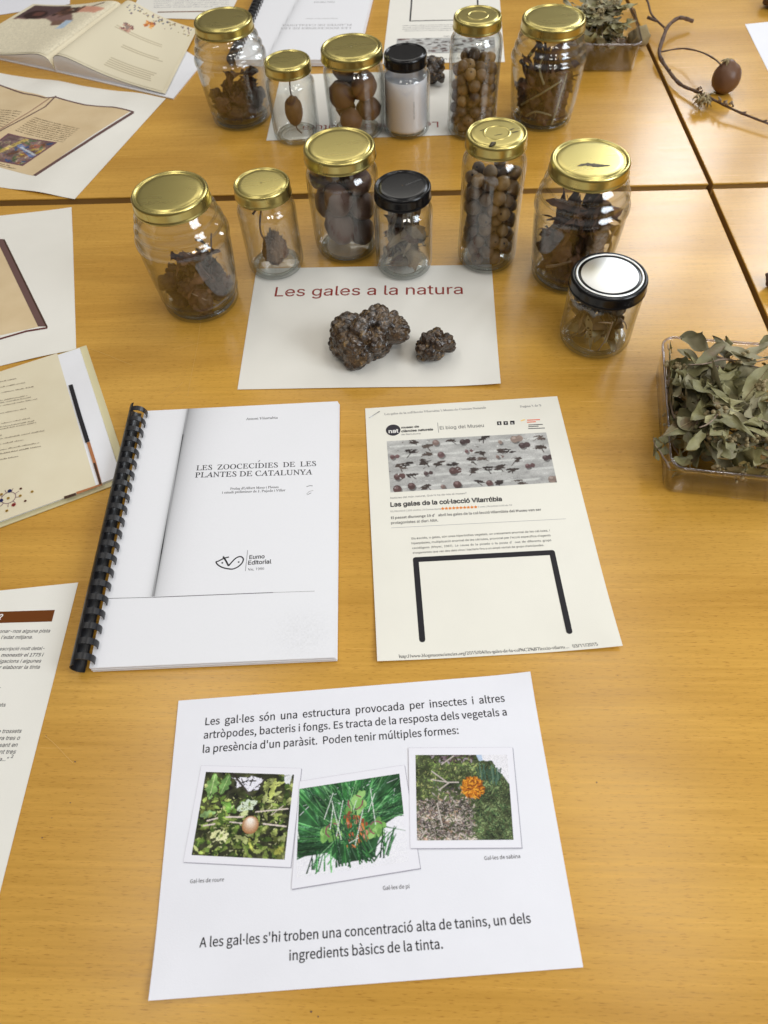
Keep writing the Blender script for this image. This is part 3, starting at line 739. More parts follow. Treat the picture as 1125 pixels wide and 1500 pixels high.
zf1 = lambda x, y: .0006+.0042*np.clip(.5+.5*np.sin((np.asarray(x)*ex[0]+np.asarray(y)*ex[1])*38+1.2), 0, 1)**2*np.clip(.30-abs((np.asarray(x)-TR[0])*ey[0]+(np.asarray(y)-TR[1])*ey[1]+.15)*.6, 0, 1)*3
o, z = sheet('parchment_print', 'large cream sheet printed with a parchment page and a painted initial, beside the open book', 'paper sheet',
             [TR-.43*np.array([.915, -.405]), TR, BR, BR-.43*np.array([.93, -.36])], M_GREYW, zf1, 'parchment facsimile prints', 80, 60)
PB = lambda x, y: (x/4.5, 100+y/4.5)
def grid_patch(owner, zf, quads, m, name, lift=0):
    mb = MB()
    for pts in quads:
        P = [np.array([*at(*p)[:2]]) for p in pts]; n = 18
        U, V = np.meshgrid(np.linspace(0, 1, n), np.linspace(0, 1, n)); G = ((1-U)*(1-V))[..., None]*P[3]+(U*(1-V))[..., None]*P[2]+(U*V)[..., None]*P[1]+((1-U)*V)[..., None]*P[0]
        v = np.concatenate([G, (zf(G[..., 0], G[..., 1])+lift)[..., None]], -1).reshape(-1, 3)
        mb.add(v, [(j*n+i, j*n+i+1, (j+1)*n+i+1, (j+1)*n+i) for j in range(n-1) for i in range(n-1)])
    return mb.build(name, m, owner)
grid_patch(o, z, [[PB(-350, -20), PB(0, 112), PB(-60, 470), PB(-400, 330)], [PB(0, 112), PB(330, 208), PB(0, 445), PB(-60, 470)], [PB(365, 205), PB(868, 294), PB(222, 716), PB(-60, 640)], [PB(330, 208), PB(365, 205), PB(-60, 640), PB(-60, 470)]], M_TAN, 'parchment_page')
z2 = lambda x, y, z=z: z(x, y)+.00015
def band(pts, w, m, name): return flatline(o, z2, [PB(*p) for p in pts], w, m, name)
band([(-200, 40), (0, 112), (160, 172), (300, 207), (370, 197), (560, 242), (740, 264), (885, 298)], .0034, M_MAUVE, 'page_border')
band([(880, 300), (560, 512), (230, 714)], .0065, M_MAUVE, 'page_border')
band([(372, 190), (300, 262), (150, 350), (-20, 445)], .0028, M_MAUVE, 'gutter_line')
band([(330, 208), (200, 300), (0, 425)], .0022, ink('rose', (150, 112, 96)), 'gutter_line')
rows = []
for k in range(9):
    t = k/8; rows.append((PB(225-15*k, 335+11*k), PB(520-13*k, 405+11*k)))
for k in range(9): rows.append((PB(-80, 268+14*k), PB(150-18*k, 308+14*k)))
rows += [(PB(-10, 632), PB(60, 648)), (PB(-10, 645), PB(105, 668))]
fakelines(o, z2, rows, M_SEPIA, .0013, seed=4)
c = Canvas(90, 76, (120, 96, 92)); R = random.Random(2)
for i in range(36): c.leaf((R.random(), R.random()), R.uniform(.1, .3), R.uniform(.05, .1), R.uniform(0, 3), R.choice([(176, 150, 70), (60, 80, 120), (90, 100, 70), (130, 86, 60), (70, 60, 70), (150, 130, 110)]))
c.line((.18, .05), (.42, .95), .10, (186, 162, 92)); c.line((.40, .7), (.95, .35), .10, (92, 108, 146)); c.line((.5, .62), (.95, .42), .05, (186, 190, 196)); c.disc((.72, .72), .10, (146, 92, 70), .09)
c.speckle(260, [(150, 128, 84), (78, 84, 104), (120, 84, 74), (180, 164, 130), (84, 90, 70), (70, 56, 60)], (.03, .10), (.012, .03), R=R); c.tone(.25, 6)
for p, q_ in (((0, 0), (0, 1)), ((0, 1), (1, 1)), ((1, 1), (1, 0)), ((1, 0), (0, 0))): c.line(p, q_, .09, (112, 78, 84))
c.noise(.12)
mb = MB(); c.patch(mb, [P2(*PB(*p), z2) for p in ((60, 440), (380, 490), (150, 645), (-140, 590))], z2); mb.build('painted_initial', INK, o)

TR = np.array([-.415, .969]); BR = np.array([-.354, .669])
zf2 = lambda x, y: .0006+.003*np.clip(.5+.5*np.sin(np.asarray(x)*30+.6), 0, 1)**2*np.clip((np.asarray(y)-.9)*8, 0, 1)+.0012*np.clip((.70-np.asarray(y))*20, 0, 1)*(.5+.5*np.sin(np.asarray(x)*60))
ex2 = np.array([math.cos(math.radians(6)), math.sin(math.radians(6))])
o, z = sheet('parchment_print', 'cream sheet with the corner of a dark-edged parchment page, below the long seam at left', 'paper sheet',
             [TR-.40*np.array([.998, .06]), TR, BR, BR-.40*np.array([.975, .21])], M_GREYW, zf2, 'parchment facsimile prints', 60, 60)
PB = lambda x, y: (x/2.8125, 240+y/2.8125)
z2 = lambda x, y, z=z: z(x, y)+.00015
grid_patch(o, z, [[PB(-500, 300), PB(-6, 330), PB(165, 672), PB(-500, 820)]], M_TAN, 'parchment_page')
mb_ = grid_patch(o, z2, [[PB(-14, 312), PB(14, 312), PB(192, 672), PB(158, 672)]], M_MAUVE, 'page_border')
flatline(o, lambda x, y: z(x, y)+.0003, [PB(16, 312), PB(194, 674)], .0022, M_SEPIA, 'page_border')
flatline(o, lambda x, y: z(x, y)+.0003, [PB(196, 676), PB(110, 690), PB(0, 722), PB(-150, 770)], .0030, ink('maroon', (96, 44, 40)), 'page_border')

# --- small white sheets at the far edges
sheet('blank_sheet', 'blank white sheet at the right, beyond the twig', 'paper sheet', [(.905, 1.45), (1.10, 1.36), (.98, 1.09), (.665, 1.10)][0:0] or [(.700, 1.383), (.99, 1.40), (.975, 1.19), (.677, 1.200)], M_WHITE, wave(.0008, 7))
sheet('blank_sheet', 'blank white sheet beyond the open book, cut by the top left corner', 'paper sheet', [(-.86, 1.93), (-.60, 1.98), (-.553, 1.690), (-.81, 1.640)], M_WHITE, wave(.0008, 8))
# sheet with a brown line of pictures behind the large jar
q = [np.array(p) for p in ((-.440, 1.655), (-.225, 1.615))]
o, z = sheet('caption_sheet', 'white sheet with rows of grey print and a brown line, behind the open book', 'paper sheet', [(-.39, 1.94), (-.175, 1.90), (-.228, 1.560), (-.425, 1.607)], M_GREYW, wave(.0008, 9))
flatline(o, z, [(231, 18), (300, 17)], .004, M_BROWN, 'printed_line')
fakelines(o, z, [((225, 3+3*i), (335, 2+3*i)) for i in range(4)], M_LGREY, .0022, seed=6)

# ------------------------------------------------------------------ comb-bound books
def comb_book(label, BLc, ang, thick, name='comb_bound_book'):
    """page block with its lower-left corner at BLc, turned by ang; A4, comb on the left"""
    r = empty(name, (BLc[0], BLc[1], 0), ang)
    W, H = .2125, .2985
    mb = MB()
    n = 7
    for k in range(n):
        z0 = .0012+k*thick/n; z1 = .0012+(k+1)*thick/n-.00008; s = .0007*math.sin(k*2.3)+.0022*(1-k/n); dy = -.0012*(1-k/n)+.0004*math.sin(k*1.7)
        mb.prism([(s*.6, dy), (W+s, dy), (W+s, H+dy*.2), (s*.6, H+dy*.2)], z0, z1)
    mb.build('page_block', M_BOOKW, r)
    zt = .0012+thick
    # comb: a spine strip and 21 curling fingers
    cx, cz, rad = -.0045, .0118, .0098
    comb = MB()
    def arc(y0, y1, a0, a1, nn, r1=rad, r0=rad-.0007):
        A = np.linspace(math.radians(a0), math.radians(a1), nn); v = []
        for y in (y0, y1):
            for rr in (r1, r0):
                for t in A: v.append((cx+rr*math.cos(t), y, cz+rr*math.sin(t)))
        f = []
        for i in range(nn-1):
            f += [(i, i+1, 2*nn+i+1, 2*nn+i), (nn+i+1, nn+i, 3*nn+i, 3*nn+i+1), (i+1, i, nn+i, nn+i+1), (2*nn+i, 2*nn+i+1, 3*nn+i+1, 3*nn+i)]
        f += [(0, 2*nn, 3*nn, nn), (nn-1, 2*nn-1, 4*nn-1, 3*nn-1)]
        comb.add(v, f)
    arc(-.002, H+.001, 112, 265, 16)
    sp = comb.build('comb_spine', M_COMB, r); 
    for k in range(21):
        comb = MB(); y = .0055+k*.01425; arc(y-.0030, y+.0030, -22, 129, 18, rad+.0002, rad-.0006); comb.build('comb_ring', M_COMB, r, smooth=False)
    tag(r, label, 'book', 'comb-bound books')
    return r, zt, W, H
zt0 = .0012+.0062
BL = at(124, 985, zt0); BRp = at(489, 962, zt0); ang = math.atan2(BRp[1]-BL[1], BRp[0]-BL[0])
TLp = at(215, 598, zt0); TRp = at(496, 588, zt0)
ang = .5*(ang+math.atan2(TRp[1]-TLp[1], TRp[0]-TLp[0])); cen = (BL+BRp+TLp+TRp)/4
BLc = cen[:2]-np.array([math.cos(ang)*.10625-math.sin(ang)*.14925, math.sin(ang)*.10625+math.cos(ang)*.14925])
r, zt, W, H = comb_book('white photocopied title page bound with a black plastic comb, lying in front', BLc, ang, .0062)
def bl(px, py, dz=.00012):
    p = at(px, py, zt); d = p[:2]-BLc; c_, s_ = math.cos(ang), math.sin(ang); return np.array([c_*d[0]+s_*d[1], -s_*d[0]+c_*d[1], zt+dz])
# the grey tones of the photocopy
cv = Canvas(150, 210, (255, 255, 255)); base = np.array((.80, .80, .83))
pT, pB = bl(275, 599), bl(224.5, 875)
yy = cv.Y*H; xx = cv.X*W
t = np.clip((pT[1]-yy)/(pT[1]-pB[1]), 0, 1); xl = pT[0]+(pB[0]-pT[0])*t; above = yy > pB[1]
d = xx-xl
g = np.where(d > 0, np.exp(-d/(.010+.004*(1-t)))*(.62-.30*t), np.exp(d/.0028)*(.30+.3*t))*above
g += np.where(above, np.exp(-np.abs(d)/.0009)*(.30+.25*t), 0)
g += .05*np.exp(-((xx-.185)**2/.0006+(yy-.022)**2/.0005))*(1+nrg.normal(0, .5, xx.shape))
g += nrg.normal(0, .004, xx.shape)
cv.a = np.clip(base*(1-np.clip(g, 0, .95))[..., None], .01, .9)
mb = MB(); cv.patch(mb, [(0, H, zt+.00006), (W, H, zt+.00006), (W, 0, zt+.00006), (0, 0, zt+.00006)]); mb.build('title_page', INK, r)
def bt(body, a, b, m=M_BLACK, fnt='serif', hs=1.0, off=0.0): text(r, body, bl(*a), bl(*b), m, fnt, hs, off)
bt('LES  ZOOCECÍDIES  DE  LES', (287, 689), (463, 682.5), hs=1.0, off=.006)
bt('PLANTES DE CATALUNYA', (285, 699.6), (457.5, 695), hs=.98, off=.006)
pa = [bl(x, y) for x, y in ((378.2, 676.6), (380.0, 674.2), (381.3, 674.3), (379.0, 676.9))]
mb = MB(); mb.poly(pa[::-1]); mb.build('lettering', M_BLACK, r)
bt('Antoni Vilarrúbia', (360, 615.5), (407, 613.3), M_DARK, 'serif', 1.0, .006)
bt('Pròleg d’Albert Masó i Planas', (337, 717.6), (408, 714.8), M_DARK, 'serif', 1.0, .008)
bt('i estudi preliminar de J. Pujade i Villar', (325, 723.2), (418, 719.6), M_DARK, 'serif', 1.0, .008)
bt('Eumo', (365, 819), (387.5, 817.7), M_BLACK, 'arial', 1.0, .018)
bt('Editorial', (363.3, 827.3), (397.5, 825.3), M_BLACK, 'arial', 1.0, .018)
bt('Vic, 1986', (363, 836), (387, 834.6), M_DARK, 'serifb', 1.0)
def bline(pts, w, m=M_BLACK, name='printed_line'):
    mb = MB(); mb.line([bl(*p) for p in pts], w); mb.build(name, m, r)
bline([(362.8, 806), (359.5, 836.5)], .0005, M_GREY)
bline([(148, 877), (225, 875)], .0006, M_GREY); bline([(225, 875), (300, 872), (400, 868)], .0008, M_GREY); bline([(400, 868), (461, 866)], .0005, M_LGREY)
bline([(449, 713), (454, 711.5), (458, 711.8)], .0008, M_GREY); bline([(449, 724), (453, 720), (459, 718.5)], .0006, M_LGREY); bline([(450, 725), (456, 722)], .0006, M_GREY)
S = lambda x, y: (280+x/5.625, 780+y/5.625)
def smooth_path(pts, n=8):
    out_ = []; P = [np.array(p, float) for p in pts]
    for i in range(len(P)-1):
        p0, p1, p2, p3 = P[max(i-1, 0)], P[i], P[i+1], P[min(i+2, len(P)-1)]
        for t in np.linspace(0, 1, n, endpoint=False):
            out_.append(.5*((2*p1)+(-p0+p2)*t+(2*p0-5*p1+4*p2-p3)*t*t+(-p0+3*p1-3*p2+p3)*t**3))
    return out_+[P[-1]]
bline([S(*p) for p in smooth_path([(312, 202), (270, 214), (225, 236), (206, 244), (222, 268), (262, 290), (310, 300), (345, 301), (385, 284), (418, 254), (430, 222), (418, 203), (395, 200), (365, 215), (330, 250), (309, 276)])], .0013, M_BLACK, 'emblem')
bline([S(*p) for p in ((309, 276), (288, 236), (264, 198))], .0016, M_BLACK, 'emblem')
mb = MB()
for x, y in ((257, 251), (392, 244)):
    q_ = bl(*S(x, y)); mb.poly([(q_[0]+.0009*math.cos(t), q_[1]+.0009*math.sin(t), q_[2]) for t in np.linspace(0, 6.283, 10, endpoint=False)])
mb.build('emblem', M_BLACK, r)
# far one
ang2 = math.radians(-8.8); BLc2 = np.array([-.200, 1.368])
r2, zt2, W2, H2 = comb_book('white comb-bound booklet seen upside down beyond the back row of jars', BLc2, ang2, .010)
cv = Canvas(60, 84, (255, 255, 255)); xx = cv.X*W2; yy = cv.Y*H2; xl = .055+.02*yy/.3
d = xx-xl; g = np.where(d > 0, np.exp(-d/.006)*.28, np.exp(d/.002)*.3); cv.a = base*(1-g)[..., None]
mb = MB(); cv.patch(mb, [(0, H2, zt2+.00006), (W2, H2, zt2+.00006), (W2, 0, zt2+.00006), (0, 0, zt2+.00006)]); mb.build('title_page', INK, r2)
def b2(body, x0, x1, y, m=M_LGREY, hs=1.0): text(r2, body, (x1, y, zt2+.00012), (x0, y, zt2+.00012), m, 'serif', hs, .01)
b2('LES ZOOCECÍDIES DE LES', .06, .19, .125); b2('PLANTES DE CATALUNYA', .06, .19, .138); b2('Pròleg d’Albert Masó i Planas', .10, .16, .163); b2('Eumo Editorial', .105, .145, .235, M_GREY)

# ------------------------------------------------------------------ open books
def px_prism(pts, z0, z1): 
    mb = MB(); mb.prism([at(*p)[:2] for p in pts][::-1], z0, z1); return mb
# the poem book at left
r = empty('open_book', (*at(60, 640)[:2], 0)); rx, ry = r.location.x, r.location.y
def rel(o): 
    o.data.transform(Matrix.Translation((-rx, -ry, 0))); return o
ex = np.array([math.cos(math.radians(21.5)), math.sin(math.radians(21.5))]); ey = np.array([-ex[1], ex[0]])
cor = at(192, 703)[:2]; top = at(121, 511)[:2]
Hb = .226
def bq(u, v): p = cor-ex*u+ey*v; return p     # u leftwards from the right edge, v up
M_COVER = principled('cream_cover', (.62, .56, .34), .5)
mb = MB(); mb.prism([bq(.42, 0), bq(0, 0), bq(0, Hb), bq(.42, Hb)], .0003, .0016); rel(mb.build('cover', M_COVER, r, bevel=.0004))
mb = MB(); mb.prism([bq(.42, .006), bq(.008, .006), bq(.008, Hb-.005), bq(.42, Hb-.005)], .00165, .0045); rel(mb.build('white_leaves', M_BOOKW, r))
def arch(u): return .0046+.0006*np.sin(np.asarray(u)*14)
def page(us, vs, m, name, zadd=0.0):
    mb = MB(); U, V = np.meshgrid(np.linspace(*us, 22), np.linspace(*vs, 12)); G = cor[None, None]-ex*U[..., None]+ey*V[..., None]
    zz = arch(U)+zadd; v = np.concatenate([G, zz[..., None]], -1).reshape(-1, 3); n = 22
    mb.add(v, [(j*n+i, (j+1)*n+i, (j+1)*n+i+1, j*n+i+1) for j in range(11) for i in range(n-1)]); return rel(mb.build(name, m, r, smooth=True))
uR = .034
page((uR, .42), (.004, Hb-.002), M_PARCH, 'parchment_page')
pz = lambda x, y: .0046+.0011+0*np.asarray(x)
PB = lambda x, y: (x/5.0, 500+y/5.0)
def mk(name, m, fn):
    mb = MB(); fn(mb); return rel(mb.build(name, m, r))
def A3(p, z=.0056): return at(*PB(*p), z)
mk('edge_print', M_BLACK, lambda mb: mb.line([A3((516, 318)), A3((580, 540)), A3((642, 738))], .0046))
mk('edge_print', ink('copper', (170, 112, 72)), lambda mb: mb.line([A3((646, 738)), A3((690, 880)), A3((738, 1050)), A3((560, 1112))], .0034))
mk('edge_print', M_SEPIA, lambda mb: (mb.line([A3((690, 890), .0058), A3((738, 1048), .0058)], .0022), mb.line([A3((470, 1146), .0058), A3((556, 1118), .0058)], .0036)))
rows = [(300, 140), (330, 198), (360, 258), (425, 215), (437, 240), (449, 290), (520, 205), (588, 12), (590, 235), (610, 262), (622, 280), (715, 30), (682, 335), (748, 190), (770, 300), (795, 315), (868, 150)]
ls = [(PB(-150, y+(x+150)*.19), PB(x, y)) for y, x in rows]
fk = fakelines(r, lambda x, y: .0057+0*np.asarray(x), ls, ink('taupe', (122, 106, 92)), .00085, seed=12, word=(4, 12)); rel(fk)
R = random.Random(4)
def rings(mb):
    c0 = A3((62, 1145)); mb.line([c0+np.array([.0072*math.cos(t), .0072*math.sin(t), 0]) for t in np.linspace(0, 6.283, 30)], .0006)
    for k in range(9):
        t = k*.7; d_ = np.array([math.cos(t), math.sin(t), 0]); mb.line([c0+d_*.0072, c0+d_*.0120], .0005)
mk('flower_print', ink('plum', (122, 88, 104)), rings)
def blobs(pts, s_):
    def f(mb):
        for p in pts:
            c0 = A3(p, .0058)
            for k in range(6):
                t = k*1.047; q_ = c0+np.array([math.cos(t), math.sin(t), 0])*s_*.6
                mb.poly([q_+np.array([s_*.5*math.cos(u), s_*.5*math.sin(u), 0]) for u in np.linspace(0, 6.283, 8, endpoint=False)])
    return f
mk('flower_print', ink('navy', (52, 58, 110)), blobs([(70, 1095), (8, 1165)], .0021)); mk('flower_print', ink('crimson', (170, 70, 66)), blobs([(100, 1196)], .0021))
mk('flower_print', ink('ochre', (190, 150, 70)), blobs([(60, 1148), (148, 1130), (10, 1120), (50, 1240), (235, 1100)], .0015)); mk('flower_print', ink('bark', (110, 66, 50)), blobs([(152, 1078), (185, 1168)], .0013))
tag(r, 'open cream book with lines of verse and a small flower ring, beside the comb binding', 'book', 'open books')

# the book standing open on the far table
r = empty('open_book', (*at(81, 106)[:2], 0)); rx, ry = r.location.x, r.location.y
gB, gT = at(82, 106)[:2], at(186, 22)[:2]; rT, rB = at(290, 46)[:2], at(243, 141)[:2]; lT, lB = at(50, 9)[:2], at(-60, 75)[:2]
def hump(u, h): return h*np.sin(np.pi*np.clip(u, 0, 1)**.45)**1.0*np.exp(-2.1*u)*2.0
def leafpage(g0, g1, e0, e1, h, m, name, zb=.004, n=40, lift=0.0):
    U, V = np.meshgrid(np.linspace(0, 1, n), np.linspace(0, 1, 16)); G = ((1-U)*(1-V))[..., None]*g0+(U*(1-V))[..., None]*e0+(U*V)[..., None]*e1+((1-U)*V)[..., None]*g1
    Z = zb+hump(U, h)*(1-.15*V)+lift; top = np.concatenate([G, Z[..., None]], -1)
    return top
BOOK = {}
def mkpage(key, g0, g1, e0, e1, h, m):
    top = leafpage(g0, g1, e0, e1, h, m, key); n = top.shape[1]; k = top.shape[0]
    bot = top.copy(); bot[..., 2] = np.minimum(.0022, bot[..., 2]-.0008)
    mb = MB(); mb.add(top.reshape(-1, 3), [(j*n+i, j*n+i+1, (j+1)*n+i+1, (j+1)*n+i) for j in range(k-1) for i in range(n-1)]); rel(mb.build('parchment_page', m, r, smooth=True))
    # the block of leaves under it, with its lower end showing the gap
    mb = MB(); low = top.copy(); low[..., 2] = np.maximum(.002, low[..., 2]-.0012-.25*hump(np.linspace(0, 1, n), h)[None, :])
    a0 = [tuple(p-np.array([0, 0, .0010])) for p in top[0]]; b0 = [tuple(p) for p in low[0]]
    mb.add(a0+b0, [(i, n+i, n+i+1, i+1) for i in range(n-1)]); 
    lo2 = [(p[0]+(top[1, i, 0]-p[0])*.12, p[1]+(top[1, i, 1]-p[1])*.12, .0022) for i, p in enumerate(low[0])]
    mb.add([tuple(p) for p in low[0]]+lo2, [(i, n+i, n+i+1, i+1) for i in range(n-1)])
    rel(mb.build('leaf_edges', M_BOOKW, r))
    BOOK[key] = top
mkpage('R', gB, gT, rB, rT, .019, M_PARCH); mkpage('L', gB, gT, lB, lT, .015, M_PARCH)
cr, ct = at(254, 146)[:2], at(298, 92)[:2]
mb = MB(); mb.prism([lB, gB, cr, ct, gT, lT], .0003, .0020); rel(mb.build('cover', M_BOOKW, r))
mb = MB(); p = at(81, 103); mb.tube([(p[0], p[1]-.004, .006), (p[0]+.01, p[1]+.02, .006)], .005, 10); rel(mb.build('spine', M_COVER, r, smooth=True))
def onpage(key, u, v, lift=.0006):
    T = BOOK[key]; k, n = T.shape[:2]; a = u*(n-1); b = v*(k-1); i = min(int(a), n-2); j = min(int(b), k-2); fa, fb = a-i, b-j
    p = (T[j, i]*(1-fa)+T[j, i+1]*fa)*(1-fb)+(T[j+1, i]*(1-fa)+T[j+1, i+1]*fa)*fb; return np.array([p[0], p[1], p[2]+lift])
def pagecanvas(key, cv, u0, u1, v0, v1, name, lift=.0006):
    mb = MB(); U = np.linspace(u0, u1, cv.w+1); V = np.linspace(v0, v1, cv.h+1)
    G = np.array([[onpage(key, u, v, lift) for u in U] for v in V])
    qv = np.stack([G[:-1, :-1], G[:-1, 1:], G[1:, 1:], G[1:, :-1]], 2).reshape(-1, 3); c_ = np.repeat(cv.a.reshape(-1, 3), 4, 0)
    mb.add(qv, [(4*i, 4*i+1, 4*i+2, 4*i+3) for i in range(cv.h*cv.w)], c_); rel(mb.build(name, INK, r))
PA = (205, 188, 150)
c = Canvas(90, 70, PA); c.a = np.tile(np.array((.73, .66, .49)), (70, 90, 1)); R = random.Random(6)
c.a *= (1+.02*np.sin(c.X*9+c.Y*5))[..., None]
for i in range(13): c.line((.20, .62-.03*i), (.72+R.uniform(-.05, .05), .62-.03*i), .006, (196, 184, 156)) if i < 4 else None
for i in range(12): c.line((.40, .42-.03*i), (.86+R.uniform(-.06, .02), .42-.03*i), .007, (190, 178, 150))
for i in range(60): c.disc((R.uniform(.10, .98), .985-R.random()**2*.13), .010, R.choice([(110, 96, 110), (150, 120, 110), (90, 100, 120), (160, 140, 90)]), .012)
for i in range(40): c.disc((.30+R.uniform(-.05, .05), .66+R.uniform(-.05, .05)), .016, R.choice([(176, 130, 110), (130, 90, 84), (200, 160, 140), (150, 130, 120)]), .016)
for i in range(34): c.disc((.46+R.uniform(-.045, .05), .83+R.uniform(-.04, .04)), .015, R.choice([(214, 140, 60), (190, 110, 60), (150, 90, 70), (230, 180, 110)]), .015)
pagecanvas('R', c, .06, .97, .02, .98, 'page_print')
c = Canvas(90, 70, PA); c.a = np.tile(np.array((.73, .66, .49)), (70, 90, 1))
c.poly([(.20, .60), (.55, .98), (1, .98), (1, .66), (.62, .70), (.45, .60)], (128, 98, 92)); c.poly([(.55, .98), (1, .98), (1, .70), (.66, .72)], (84, 62, 62))
c.disc((.82, .78), .13, (52, 30, 28), .10); c.disc((.80, .80), .06, (96, 58, 50), .05)
for i in range(40): c.disc((.46+R.uniform(-.12, .14), .86+R.uniform(-.08, .08)), .03, R.choice([(84, 56, 44), (110, 74, 58), (60, 40, 34)]), .03)
c.line((.12, .98), (.5, .74), .03, (90, 62, 50)); c.poly([(.03, .86), (.32, .94), (.34, .82), (.08, .76)], (206, 150, 126)); c.leaf((.40, .60), .2, .12, .5, (120, 90, 74)); c.poly([(.22, .62), (.32, .64), (.30, .46), (.20, .46)], (176, 196, 214)); c.noise(.06)
pagecanvas('L', c, .05, .95, .02, .98, 'page_print')
tag(r, 'open cream book with arched pages and small flower pictures, on the far table at left', 'book', 'open books')

# ------------------------------------------------------------------ jars
PROF = {
 'large': [(.030, .0), (.042, .0004), (.0452, .003), (.0462, .007), (.0452, .0105), (.0448, .0125), (.0472, .0155), (.0480, .019), (.0472, .0212), (.0486, .026), (.0508, .048), (.0525, .070), (.0531, .083), (.0541, .0865), (.0544, .0900), (.0534, .0940), (.0506, .0972), (.0494, .0995), (.0507, .1022), (.0506, .1050), (.0476, .1088), (.0462, .1115), (.0472, .1145), (.0460, .118), (.0430, .122), (.0408, .1255), (.0400, .129)],
 'medium': [(.026, .0), (.036, .0004), (.0395, .003), (.0415, .008), (.0425, .014), (.0430, .030), (.0435, .060), (.0440, .088), (.0440, .0940), (.0437, .0980), (.0428, .1015), (.0411, .1045), (.0397, .1066), (.0391, .1090), (.0391, .120)],
 'small': [(.022, .0), (.0305, .0004), (.0340, .0028), (.0353, .007), (.0357, .012), (.0355, .045), (.0357, .070), (.0357, .0770), (.0355, .0800), (.0347, .0830), (.0330, .0853), (.0313, .0872), (.0306, .0895), (.0306, .101)],
 'tall': [(.024, .0), (.0318, .0004), (.0352, .003), (.0364, .008), (.0368, .014), (.0362, .060), (.0370, .112), (.0370, .1220), (.0367, .1270), (.0357, .1315), (.0338, .1352), (.0320, .1380), (.0310, .1410), (.0309, .149)],
 'squat': [(.027, .0), (.0355, .0004), (.0388, .003), (.0400, .007), (.0402, .012), (.0398, .040), (.0402, .058), (.0402, .0620), (.0400, .0650), (.0391, .0680), (.0378, .0702), (.0370, .0722), (.0370, .076)],
}
def inner(prof, th=.0022, floor=.0062):
    o = []
    P = [p for p in prof if p[1] >= floor+.001]
    o.append((.0005, floor+.0008)); o.append((P[0][0]*.75, floor)); o.append((P[0][0]-th*1.6, floor+.0012))
    for r_, z_ in P[1:]: o.append((r_-th, z_))
    return o
def Rin(kind, sc, z):
    pr = inner(PROF[kind]); zs = [p[1]*sc for p in pr[2:]]; rs = [p[0] for p in pr[2:]]
    return np.interp(z, zs, rs)
def subdiv(prof, k=3):
    P = smooth_path([np.array(p) for p in prof], k); return [tuple(p) for p in P]
def lid_profile(R, H, h=.0150):
    b = H-h
    return [(R*.93, b+.0018), (R*.985, b+.0002), (R*1.0, b), (R*1.012, b+.0007), (R*1.012, b+.0018), (R*.998, b+.0026), (R*.992, b+.0040), (R*.992, H-.0042), (R*.985, H-.0022), (R*.965, H-.0008), (R*.94, H-.0001), (R*.915, H-.0002), (R*.895, H-.0010), (R*.875, H-.0019), (R*.85, H-.0020), (R*.835, H-.0012), (R*.80, H-.0007), (R*.70, H-.0006), (R*.3, H-.0005), (.0004, H-.0005)]
def jar(kind, x, y, H, lidr, label, lidm=M_GOLD, group='jars of galls', lean=0):
    r = empty('glass_jar', (x, y, .0005))
    pr = PROF[kind]; hp = pr[-1][1]; lh = .0150 if kind != 'squat' else .0145
    sc = (H-lh+.004)/hp
    P = [(a, b*sc) for a, b in pr]; I = [(a, b*sc) for a, b in inner(pr)]
    mb = MB(); mb.lathe([(.0004, .0012), (P[0][0]*.9, .0012)]+subdiv(P), 96); body = mb.build('jar_body', M_GLASS, r, smooth=True)
    mb = MB(); mb.lathe(subdiv(I), 96); mb.build('inner_wall', M_GLASS, body, smooth=True)
    rb = P[1][0]
    mb = MB(); mb.lathe([(rb*.80, .0020), (rb*.97, .0026), (rb*.99, .0042), (rb*.93, .0056), (rb*.80, .0046), (rb*.78, .0030), (rb*.80, .0020)], 64); mb.build('thick_base', M_BASE, body, smooth=True)
    mb = MB(); mb.lathe(lid_profile(lidr, H, lh), 96); lid = mb.build('lid', lidm, r, smooth=True)
    tag(r, label, 'jar', group)
    return r, lid, sc
JARS = {}
JSPEC = [
 ('J1', 'large', -.2075, .743, .1470, .0428, 'bulging gold-lidded jar of dark curled leaves, left end of the front row', M_GOLD),
 ('J2', 'small', -.1150, .803, .1140, .0338, 'small gold-lidded jar holding one shaggy gall on a twig, front row', M_GOLD),
 ('J3', 'medium', -.0205, .831, .1365, .0428, 'medium jar with a bright yellow lid full of big dark galls, front row', M_GOLD),
 ('J4', 'small', .0500, .783, .1095, .0338, 'small black-lidded jar of grey-brown leaves on the edge of the title sheet', M_BLACKLID),
 ('J5', 'tall', .1560, .785, .1620, .0344, 'tall slim gold-lidded jar full of small round galls, front row', M_GOLD),
 ('J6', 'large', .2535, .743, .1485, .0436, 'bulging gold-lidded jar with a dark scrape on its lid, behind the squat jar', M_GOLD),
 ('J7', 'squat', .2590, .624, .0865, .0410, 'squat jar with a black-rimmed silver lid and pale grey-green leaves', M_BLACKLID),
 ('B1', 'large', -.1800, 1.190, .1410, .0430, 'bulging gold-lidded jar with a low leaf heap, left end of the back row', M_GOLD),
 ('B2', 'small', -.0905, 1.123, .1085, .0338, 'small gold-lidded jar with one fig-like gall on a stalk, back row', M_GOLD),
 ('B3', 'medium', .0030, 1.122, .1200, .0446, 'medium gold-lidded jar of large brown galls, beside the jar lined with paper', M_GOLD),
 ('B4', 'small', .0795, 1.115, .1100, .0312, 'small black-lidded jar lined with white paper, back row', M_BLACKLID),
 ('B5', 'tall', .1780, 1.100, .1560, .0332, 'tall slim gold-lidded jar of small round galls, back row', M_GOLD),
 ('B6', 'large', .2890, 1.120, .1390, .0448, 'bulging gold-lidded jar of dark leaves and pale stalks, right end of the back row', M_GOLD),
]
